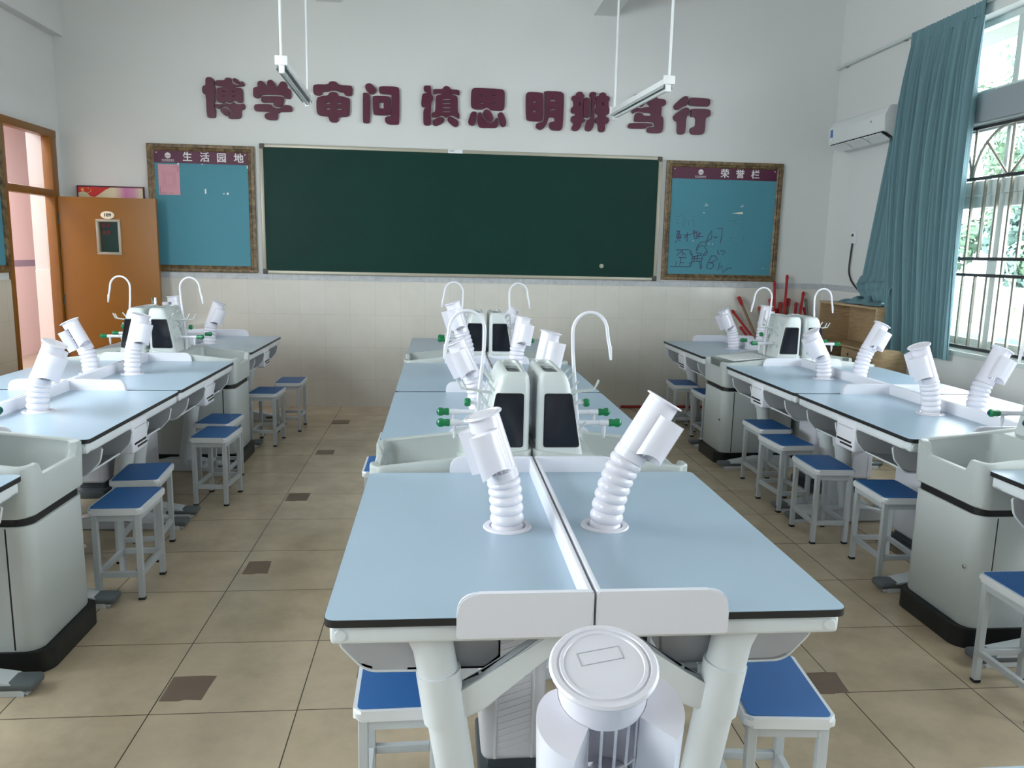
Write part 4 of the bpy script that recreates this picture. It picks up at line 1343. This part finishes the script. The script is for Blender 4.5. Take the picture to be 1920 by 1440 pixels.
# ------------------------------------------------------------------ suction arms
def make_arm(label, base, top, face, seed=0, group='suction arms on the desks', axis=None, mark=None):
    t = thing('suction_arm', label, 'fume suction arm', base, 0, group)
    T = Vector(top)-Vector(base)
    d = (T-Vector((0, 0, .105))).normalized() if axis is None else Vector(axis).normalized()
    HL = .205
    H = T-d*HL
    b = NB()
    lathe(b, [(.05, -.004), (.072, -.004), (.073, .001), (.070, .0045), (.056, .006), (.052, .003)], 40, close=True)
    obj('flange_ring', b, 'duct_white', t)
    # ribbed hose
    L = H.length
    ctrl = Vector((H.x*.12, H.y*.12, L*.55))
    nb = max(5, round(L/.026))
    pts, rad = [], []
    N = nb*7
    for k in range(N+1):
        u = k/N
        p = Vector((0, 0, -.02))*(1-u)**2+ctrl*2*u*(1-u)+H*u*u
        ph = (u*nb) % 1.0
        pts.append(p)
        rad.append(.0430+.0075*math.sin(math.pi*min(1, ph*1.06))**.6 if ph < .94 else .0432)
    b = NB()
    sweep(b, pts, rad, 28)
    obj('ribbed_hose', b, 'duct_white', t, angle=50)
    # hood, built along +Z then turned onto the axis d
    q = d.to_track_quat('Z', 'Y').to_matrix().to_4x4()
    zx = Vector((1, 0, 0))
    M = Matrix.Translation(H) @ Vector((0, 0, 1)).rotation_difference(d).to_matrix().to_4x4()
    b = NB()
    R = .048
    lathe(b, [(.040, -.004), (R+.001, 0), (R+.001, .026), (R-.003, .028), (R-.003, .002), (.038, .0)], 36, M, close=True)
    lathe(b, [(R-.003, .160), (R, .160), (R, .2), (R-.003, .2)], 36, M, close=True)
    # solid rear wall of the hood
    f0 = math.radians(face)
    def wall(a0, a1, r0, r1, z0, z1):
        n = 18
        P = [(r1*math.cos(a0+(a1-a0)*k/n), r1*math.sin(a0+(a1-a0)*k/n)) for k in range(n+1)]
        P += [(r0*math.cos(a0+(a1-a0)*k/n), r0*math.sin(a0+(a1-a0)*k/n)) for k in range(n, -1, -1)]
        prism(b, P, z0, z1, lambda u, v, h_: M @ Vector((u, v, h_)))
    wall(f0+math.radians(100), f0+math.radians(260), R-.003, R, .02, .17)
    obj('hood_body', b, 'duct_white', t, angle=40)
    b = NB()
    for k in range(-5, 6):
        a = f0+math.radians(k*19)
        c, s_ = (R-.003)*math.cos(a), (R-.003)*math.sin(a)
        sweep(b, [M @ Vector((c, s_, .024)), M @ Vector((c, s_, .17))], .0018, 6)
    sweep(b, [M @ Vector(((R-.003)*math.cos(f0+math.radians(g)), (R-.003)*math.sin(f0+math.radians(g)), .095)) for g in range(-104, 105, 8)], .002, 6)
    obj('grille_cage', b, 'duct_white', t)
    for s in (-1, 1):
        b = NB()
        a0, a1 = 36, 110
        n = 16
        outp, inp = [], []
        for k in range(n+1):
            u = k/n
            a = f0+s*math.radians(a0+(a1-a0)*u)
            ro = R+.0025+.042*math.cos(u*P2)**.75
            outp.append((ro*math.cos(a), ro*math.sin(a)))
            inp.append(((R+.0005)*math.cos(a), (R+.0005)*math.sin(a)))
        zt, th = .162, .0022
        # shell: curved outer wall, top web and radial end wall
        def zb(u):
            return .028+.02*math.sin(math.pi*u)
        o1 = [M @ Vector((p[0], p[1], zt)) for p in outp]
        i1 = [M @ Vector((p[0], p[1], zt)) for p in inp]
        o0 = [M @ Vector((p[0]*1.0, p[1]*1.0, zb(k/n))) for k, p in enumerate(outp)]
        sh = bmesh.new()
        V = lambda c: [sh.verts.new(x) for x in c]
        vo1, vi1, vo0 = V(o1), V(i1), V(o0)
        for k in range(n):
            sh.faces.new((vo0[k], vo0[k+1], vo1[k+1], vo1[k]))
            sh.faces.new((vo1[k], vo1[k+1], vi1[k+1], vi1[k]))
        vib = sh.verts.new(M @ Vector((inp[0][0], inp[0][1], zb(0))))
        sh.faces.new((vo0[0], vo1[0], vi1[0], vib))
        bmesh.ops.recalc_face_normals(sh, faces=sh.faces[:])
        bmesh.ops.solidify(sh, geom=sh.faces[:], thickness=th)
        merge(b, sh)
        obj('hood_wing', b, 'duct_white', t, angle=40)
    b = NB()
    RL = .0575
    lathe(b, [(0, .1985), (R, .1985), (RL, .2), (RL+.001, .203), (RL-.0015, .2055), (.0505, .2055), (.0495, .2042), (.0475, .2042), (.0465, .2058), (.0435, .2058), (.0425, .2045), (0, .2045)], 48, M)
    ld = obj('hood_lid', b, 'duct_white', t, angle=25)
    b = NB()
    Mr = M @ Matrix.Rotation(f0+math.radians(105) if mark is None else math.radians(mark), 4, 'Z')
    for a, c, e, g in ((-.024, .024, .0083, .009), (-.024, .024, -.009, -.0083), (-.024, -.0233, -.009, .009), (.0233, .024, -.009, .009)):
        box(b, a, c, e+.012, g+.012, .2043, .2050, M=Mr)
    obj('lid_mark', b, 'tray_grey', ld)
    return t

ARMS = [('centre', -1, 0, (-.228, 1.117), 195), ('centre', 1, 0, (.314, 1.160), 15), ('centre', -1, 1, (-.274, 1.137), 200),
        ('centre', -1, 2, (-.27, 1.256), 200), ('centre', 1, 1, (.211, 1.191), 10), ('centre', 1, 2, (.20, 1.169), 0),
        ('centre', 1, 3, (.298, 1.106), 20), ('centre', -1, 3, (-.14, 1.06), 180),
        ('right', -1, 1, (2.184, 1.141), 160), ('right', -1, 2, (2.172, 1.094), 165), ('right', -1, 3, (2.172, 1.124), 185),
        ('right', 1, 1, (2.664, 1.126), -10), ('right', 1, 2, (2.679, 1.152), -12), ('right', 1, 3, (2.574, 1.164), -20),
        ('left', 1, 1, (-2.19, 1.108), 25), ('left', 1, 2, (-2.221, 1.149), 25), ('left', 1, 3, (-2.20, 1.118), 20),
        ('left', -1, 2, (-2.656, 1.103), 240), ('left', -1, 3, (-2.571, 1.166), 240)]
LEAN = {1: 'leaning to the right', -1: 'leaning to the left'}
for row, s, i, (tx, tz), face in ARMS:
    bx = RX[row]+s*(.148 if row == 'centre' else .125)
    ln = LEAN[1] if tx > bx+.02 else LEAN[-1] if tx < bx-.02 else 'nearly upright'
    make_arm('white suction arm %s, %s desk of %s bench, %s' % (ln, ORD[i], row, SIDE[s]),
             (bx, DY_[i], ZT), (tx, DY_[i], tz), face)
make_arm('big foreground suction hood with a round ridged lid, at the bottom centre of the photo', (-.12, -.80, ZT), (-.1786, -.8773, 1.1518), -82, group=None,
         axis=(-.06, -.30, .95), mark=8)

# ------------------------------------------------------------------ stools
def make_stool(label):
    t = thing('stool', label, 'stool', group='blue-seated stools along the benches')
    wx, wy, h = .1175, .168, .436
    b = NB()
    pts = rpoly([(-wx, -wy), (wx, -wy), (wx, wy), (-wx, wy)], .022, 4)
    s_ = bmesh.new()
    prism(s_, pts, h-.032, h-.003, XY)
    bmesh.ops.bevel(s_, geom=[e for e in s_.edges if abs(e.verts[0].co.z-e.verts[1].co.z) < 1e-5], offset=.008, segments=3, affect='EDGES')
    merge(b, s_)
    st = obj('seat', b, 'stool_white', t)
    b = NB()
    prism(b, rpoly([(-wx+.011, -wy+.011), (wx-.011, -wy+.011), (wx-.011, wy-.011), (-wx+.011, wy-.011)], .016, 4), h-.004, h, XY)
    obj('seat_pad', b, 'stool_blue', st)
    lx, ly, q = .092, .142, .0125
    for sx in (-1, 1):
        for sy in (-1, 1):
            b = NB()
            box(b, sx*lx-q, sx*lx+q, sy*ly-q, sy*ly+q, .004, h-.034, .002, 1)
            lg = obj('leg', b, 'stool_leg', t)
            b = NB()
            box(b, sx*lx-q-.001, sx*lx+q+.001, sy*ly-q-.001, sy*ly+q+.001, 0, .012, .001, 1)
            obj('foot_plug', b, 'black_rubber', lg)
    b = NB()
    for sy in (-1, 1):
        box(b, -lx+q, lx-q, sy*ly-.01, sy*ly+.01, h-.064, h-.032)
    for sx in (-1, 1):
        box(b, sx*lx-.01, sx*lx+.01, -ly+q, ly-q, h-.064, h-.032)
    obj('apron', b, 'stool_leg', t)
    for sy in (-1, 1):
        b = NB()
        box(b, -lx+q, lx-q, sy*ly-.01, sy*ly+.01, .108, .133, .002, 1)
        obj('stretcher', b, 'stool_leg', t)
    for sx in (-1, 1):
        b = NB()
        box(b, sx*lx-.01, sx*lx+.01, -ly+q, ly-q, .108, .133, .002, 1)
        obj('stretcher', b, 'stool_leg', t)
    return t
STOOLS = [(-1.778, 1.985, 1, 'blue-seated stool nearest the camera on the left, beside the near left sink'),
          (-1.865, 2.42, 5, 'blue-seated stool second from the camera along the left bench, half behind the nearest one'),
          (-1.742, 3.32, -3, 'blue-seated stool in the left aisle, front one of the pair beside the third desk'),
          (-1.83, 3.72, -4, 'blue-seated stool in the left aisle, tucked behind the pair\'s front stool'),
          (-1.75, 4.83, -3, 'blue-seated stool beside the far left sink, second from the front wall'),
          (-1.655, 5.36, 0, 'blue-seated stool nearest the front wall in the left aisle'),
          (-.452, .37, 1, 'blue-seated stool under the left front corner of the nearest centre desk'),
          (.555, .275, -5, 'bright blue-seated stool under the right front corner of the nearest centre desk'),
          (-.636, 2.56, 0, 'blue-seated stool peeping out left of the near centre sink'),
          (-.605, 3.17, 0, 'blue-seated stool farther along the left edge of the centre bench, only its corner showing'),
          (.42, .85, 6, 'blue-seated stool seen through the legs under the nearest centre desk, right half'),
          (1.79, .825, 0, 'blue-seated stool cut off by the right photo edge, beside the near right sink'),
          (1.945, 2.04, -3, 'blue-seated stool next to the near right sink cabinet'),
          (1.845, 2.55, -2, 'blue-seated stool second beyond the near right sink, standing out in the aisle'),
          (1.872, 3.10, 3, 'blue-seated stool third beyond the near right sink, facing the desk joint'),
          (1.94, 3.56, 0, 'blue-seated stool just short of the far right sink'),
          (1.89, 5.35, -4, 'blue-seated stool at the far right desk, nearest the front wall'),
          (1.985, 4.88, 0, 'blue-seated stool half hidden behind the far right sink cabinet'),
          (2.98, 2.35, 4, 'blue-seated stool on the window side of the right bench, glimpsed under the second desk'),
          (2.99, 3.35, -3, 'blue-seated stool on the window side of the right bench, glimpsed under the third desk')]
stp = None
for x, y, a, lb in STOOLS:
    if stp is None:
        stp = make_stool(lb)
        stp.location, stp.rotation_euler = (x, y, 0), (0, 0, math.radians(a))
    else:
        dup(stp, (x, y, 0), math.radians(a), lb)

# sheets lying on the far right sink
b = NB()
box(b, -.13, .13, -.15, .15, 0, .004, .001, 1)
box(b, -.10, .15, -.13, .14, .004, .007, .001, 1)
o = tag(obj('paper_sheet', b, 'paper_white', loc=(2.03, SY_[1]+.03, .80)), 'white sheets lying across the far right sink', 'paper')
o.rotation_euler = (0, math.radians(-4), math.radians(8))

# ------------------------------------------------------------------ pendant tube lamps
def make_lamp(label):
    t = thing('pendant_tube_lamp', label, 'pendant lamp', group='pendant tube lamps')
    b = NB()
    box(b, -.03, .03, -.61, .61, .03, .07, .004)
    obj('batten', b, 'lamp_white', t)
    b = NB()
    prism(b, [(-.03, .03), (-.038, .005), (-.034, .005), (-.026, .029), (.026, .029), (.034, .005), (.038, .005), (.03, .03)], -.59, .59, XZ)
    obj('reflector', b, 'lamp_reflector', t)
    b = NB()
    sweep(b, [(0, -.585, .0), (0, .585, .0)], .013, 12)
    obj('tube', b, 'tube_glass', t)
    for s in (-1, 1):
        b = NB()
        box(b, -.018, .018, s*.598-.014, s*.598+.014, -.02, .034, .003)
        obj('tube_holder', b, 'lamp_white', t)
        b = NB()
        box(b, -.04, .04, s*.612-.012, s*.612+.012, .028, .085, .003)
        obj('end_bracket', b, 'lamp_white', t)
        b = NB()
        sweep(b, [(0, s*.612, .08), (0, s*.612, ZC-2.72+.005)], .009, 10)
        obj('hanging_rod', b, 'lamp_white', t)
    return t
lp = make_lamp('white tube lamp hanging in front of the motto, left one')
lp.location = (-1.395, 4.44, 2.72)
lp.rotation_euler = (0, 0, math.radians(1.4))
dup(lp, (1.155, 4.52, 2.72), math.radians(5.2), 'white tube lamp hanging in front of the motto, right one')

# ------------------------------------------------------------------ air conditioner
t = thing('air_conditioner', 'white wall air conditioner beside the teal curtain', 'air conditioner', (XR-.001, 5.565, 2.765))
L = .49
prof = rpoly([(0, .145), (-.17, .145), (-.215, .06), (-.205, -.075), (-.16, -.085), (-.10, -.12), (0, -.135)], [0, .05, .05, .02, .005, .02, 0], 5)
s_ = bmesh.new()
prism(s_, prof, -L, L, XZ)
b = NB()
merge(b, s_)
bd = obj('casing', b, 'ac_white', t, angle=30)
b = NB()
prism(b, [(-.2, -.074), (-.165, -.084), (-.105, -.117), (-.107, -.122), (-.168, -.089), (-.2045, -.079)], -L+.03, L-.03, XZ)
obj('outlet_slot', b, 'ac_dark', bd)
for y0, y1 in ((-.445, -.17), (-.145, .145), (.17, .445)):
    b = NB()
    prism(b, [(-.212, -.088), (-.17, -.104), (-.118, -.137), (-.122, -.143), (-.174, -.111), (-.214, -.095)], y0, y1, XZ)
    for k in range(5):
        y = y0+.02+k*(y1-y0-.04)/4
        prism(b, [(-.20, -.078), (-.12, -.122), (-.125, -.137), (-.175, -.103), (-.205, -.091)], y-.0025, y+.0025, XZ)
    obj('louvre_flap', b, 'ac_white', t)
b = NB()
box(b, -.218, -.2105, L-.08, L-.04, -.01, .062)
obj('energy_label', b, 'sticker_blue', bd)
b = NB()
box(b, -.219, -.211, L-.078, L-.042, -.055, -.012)
obj('white_label', b, 'paper_white', bd)
b = NB()
lathe(b, [(0, 0), (.010, 0), (.010, .003), (0, .003)], 14, Matrix.Translation((-.2145, -.28, .03)) @ Matrix.Rotation(-P2, 4, 'Y'))
obj('badge', b, 'alu', bd)
for y in (-L-.002, L+.002):
    b = NB()
    p2 = [(u*.985-.001, v*.98) for u, v in prof]
    prism(b, p2, y-.003, y+.003, XZ)
    obj('end_panel', b, 'ac_white', bd)

# ------------------------------------------------------------------ socket and cord, curtain rail
t = thing('wall_socket', 'white wall socket with a black plug on the window wall', 'socket', (XR, 5.79, 1.80))
b = NB()
box(b, -.012, .002, -.045, .045, -.06, .06, .004)
obj('plate', b, 'ac_white', t)
b = NB()
box(b, -.02, -.01, .0, .025, .01, .035, .003)
obj('switch', b, 'ac_dark', t)
b = NB()
pts = [(XR-.016, 5.79, 1.745), (XR-.02, 5.80, 1.6), (XR-.018, 5.81, 1.47), (XR-.016, 5.75, 1.38), (XR-.018, 5.62, 1.31), (XR-.02, 5.5, 1.26), (XR-.03, 5.44, 1.205)]
sm = []
for i in range(len(pts)-1):
    for k in range(5):
        u = k/5
        sm.append(Vector(pts[i])*(1-u)+Vector(pts[i+1])*u)
sm.append(Vector(pts[-1]))
for _ in range(3):
    sm = [sm[0]]+[(sm[i-1]+sm[i]*2+sm[i+1])/4 for i in range(1, len(sm)-1)]+[sm[-1]]
sweep(b, sm, .008, 8)
tag(obj('power_cord', b, 'cable_black'), 'black power cord hanging from the wall socket to the wooden cabinet', 'cord')
t = thing('curtain_rail', 'thin white curtain rail high along the window wall', 'curtain rail', (XR-.03, 1.2, 3.475))
b = NB()
box(b, -.015, .015, 0, 5.15, -.012, .012, .004)
obj('rail', b, 'window_white', t)
b = NB()
for y in (.3, 1.7, 3.0, 4.0, 5.0):
    box(b, .0, .031, y-.012, y+.012, -.018, .018, .003)
obj('bracket', b, 'bar_steel', t)

# ------------------------------------------------------------------ curtain
def sheet(nu, nv, fn):
    b = NB()
    g = [[b.verts.new(fn(i/(nu-1), j/(nv-1))) for j in range(nv)] for i in range(nu)]
    for i in range(nu-1):
        for j in range(nv-1):
            b.faces.new((g[i][j], g[i+1][j], g[i+1][j+1], g[i][j+1]))
    return b
def lerp(a, b_, t_):
    return a+(b_-a)*t_
t = thing('curtain', 'long teal pleated curtain gathered at the end of the window', 'curtain', (XR-.08, 4.6, 3.45))
cx_, cy_, cz_ = XR-.08, 4.6, 3.45
rnd = random.Random(11)
ph = [rnd.uniform(-.35, .35) for _ in range(40)]
def pleat(u, n, v):
    k = u*n
    i = int(k)
    f = k-i
    w = lerp(ph[i % 40], ph[(i+1) % 40], f)
    return math.sin(2*math.pi*(k+w*.8))
def main(u, v):
    top = Vector((XR-.065, lerp(5.01, 4.10, u), 3.455))
    bot = Vector((lerp(3.43, 3.60, u), lerp(4.66, 4.09, u), lerp(.84, .82, u)))
    sag = math.sin(math.pi*v)*.02
    p = top.lerp(bot, v**1.05)
    A = lerp(.014, .036, min(1, v*6)) if v > .05 else .012
    n = 24
    x = -(abs(math.sin(math.pi*(u*n+.35*math.sin(u*31)+.5*math.sin(u*11+v))))*1.7-1)*A*(1.0+.5*math.sin(u*43))-.026*math.sin(2*math.pi*(u*6.3+.25*math.sin(5*u+2*v)))*min(1, v*3)+.012*math.sin(2*math.pi*(u*7+.3*v))
    # folds gather towards the left half way down
    p.y += .012*math.cos(math.pi*(u*n))*min(1, v*4)*.5+.05*math.sin(math.pi*v)*math.sin(math.pi*u)*.6
    p.x += x-sag-.05*math.sin(math.pi*min(1, v*1.1))*(1-u)
    p.z += .012*math.sin(u*9) if v > .98 else 0
    return p-Vector((cx_, cy_, cz_))
o = obj('front_drape', sheet(300, 40, main), 'curtain_teal', t, angle=180)
def back(u, v):
    top = Vector((XR-.045, lerp(5.03, 4.62, u), 3.44))
    k1 = Vector((lerp(3.60, 3.50, u), lerp(5.42, 4.66, u), 1.44))
    k2 = Vector((lerp(3.53, 3.46, u), lerp(5.30, 4.70, u), 1.225))
    n = 9
    w = pleat(u*.8+.07, n, v)
    if v < .8:
        q = v/.8
        p = top.lerp(k1, q)
        A = .012+.022*min(1, q*3)
    else:
        q = (v-.8)/.2
        p = k1.lerp(k2, q)
        p.x -= .05*math.sin(math.pi*q)
        p.y += .03*math.sin(math.pi*q*2)*(1-u)
        A = .030*(1-q*.4)
        p.z += .018*math.sin(6*q*math.pi+u*5)*(1-q)
    p.x += w*A
    return p-Vector((cx_, cy_, cz_))
obj('tucked_drape', sheet(160, 60, back), 'curtain_teal', t, angle=180)
rnd2 = random.Random(4)
def lump(u, v):
    y = lerp(5.44, 4.76, u)
    a = v*math.pi
    h = .032+.05*math.sin(math.pi*min(1, u*1.25))*(1 if u > .3 else u/.3)
    x = lerp(3.36, 3.60, v)
    z = 1.193+h*math.sin(a)*(.75+.25*math.sin(u*23+v*5))+.004
    return Vector((x+.02*math.sin(u*14), y+.015*math.sin(v*9+u*6), z))-Vector((cx_, cy_, cz_))
b = sheet(70, 26, lump)
obj('hem_heap', b, 'curtain_teal', t, angle=180)
b = sheet(160, 6, lambda u, v: Vector((XR-.075+pleat(u, 26, 0)*.012, lerp(5.015, 4.095, u), lerp(3.47, 3.37, v)))-Vector((cx_, cy_, cz_)))
obj('heading_tape', b, 'curtain_teal', t, angle=180)

# ------------------------------------------------------------------ wooden cabinet
t = thing('storage_cabinet', 'light wooden open cabinet in the corner under the curtain', 'cabinet', (3.33, 4.70, 0))
D, L, H = .315, 1.02, 1.19
th = .02
b = NB()
box(b, 0, D, 0, th, 0, H-th, .001, 1)
box(b, 0, D, L-th, L, 0, H-th, .001, 1)
box(b, .003, D, th, L-th, .03, .05)
obj('side_panels', b, 'cabinet_wood', t)
b = NB()
box(b, -.004, D, -.002, L+.002, H-th, H, .002, 1)
obj('top_panel', b, 'cabinet_wood', t)
b = NB()
box(b, D-.012, D, th, L-th, .05, H-th)
obj('back_panel', b, 'cabinet_wood', t)
b = NB()
box(b, .002, D-.012, th, L-th, .80, .82)
obj('shelf', b, 'cabinet_wood', t)
b = NB()
box(b, .002, D-.012, .50, .52, .05, .80)
obj('divider', b, 'cabinet_wood', t)
b = NB()
box(b, -.016, .001, .022, .50, .05, .795, .001, 1)
dd = obj('door', b, 'cabinet_wood', t)
b = NB()
lathe(b, [(0, 0), (.012, 0), (.012, .002), (0, .002)], 14, Matrix.Translation((-.0165, .38, .745)) @ Matrix.Rotation(-P2, 4, 'Y'))
obj('finger_hole', b, 'ink_black', dd)

# ------------------------------------------------------------------ red poles leaning in the corner
POLES = [((2.74, 6.30, 1.18), (3.26, 6.02), 'stick_brown', 1, 'brown pole with a red tip, leaning left in the corner bundle'),
         ((2.68, 6.30, 1.04), (3.50, 6.02), 'stick_red', 0, 'red pole slanting farthest left in the corner bundle'),
         ((2.78, 6.30, .87), (3.40, 6.00), 'stick_red', 0, 'short red pole low at the left of the corner bundle'),
         ((3.25, 6.31, 1.41), (3.13, 6.05), 'stick_red', 0, 'tallest red pole in the corner bundle'),
         ((3.12, 6.31, 1.34), (3.09, 6.07), 'stick_red', 0, 'second tallest red pole, standing upright under the pin board edge'),
         ((3.08, 6.31, 1.16), (3.16, 6.02), 'stick_red', 0, 'red pole just behind the left far gooseneck faucet'),
         ((3.44, 6.31, 1.24), (3.19, 6.0), 'stick_red', 0, 'red pole leaning right beside the far faucet'),
         ((3.285, 6.31, 1.17), (3.12, 6.0), 'stick_brown', 1, 'brown pole close behind the tallest red one'),
         ((3.37, 6.31, 1.13), (3.22, 6.03), 'stick_red', 0, 'short upright red pole between the two leaning right'),
         ((3.47, 6.31, 1.17), (3.58, 6.08), 'stick_grey', 0, 'grey pole at the right of the corner bundle'),
         ((3.46, 6.31, 1.08), (3.60, 6.02), 'stick_red', 0, 'low red pole leaning beside the grey one'),
         ((2.97, 6.31, 1.08), (3.10, 6.05), 'stick_brown', 0, 'plain brown pole left of the far faucet'),
         ((3.20, 6.31, 1.13), (3.04, 6.06), 'stick_red', 1, 'red pole with a wrapped head beside the tallest one'),
         ((3.16, 6.31, 1.06), (3.0, 6.03), 'stick_red', 1, 'stubby red pole in the middle of the bundle')]
for (tx, ty, tz), (fx, fy), m, tip, lb in POLES:
    t = thing('pole', lb, 'pole', (fx, fy, 0), group='red poles leaning in the corner')
    T = Vector((tx-fx, ty-fy, tz))
    b = NB()
    sweep(b, [Vector((0, 0, .011)), T*.5, T], .0135, 10)
    obj('shaft', b, m, t)
    b = NB()
    if tip:
        sweep(b, [T*.93, T*.95, T*1.0, T*1.005], [.0145, .019, .02, .012], 10)
    else:
        sweep(b, [T*.97, T*.985, T*1.005], [.014, .0175, .011], 10)
    obj('tip', b, 'stick_red' if m != 'stick_grey' else 'stick_grey', t)
b = NB()
sweep(b, [(1.55, 6.31, .016), (2.15, 6.325, .016), (2.75, 6.30, .016)], .014, 10)
tag(obj('pole', b, 'stick_red'), 'thin red pole lying on the floor along the front wall', 'pole')
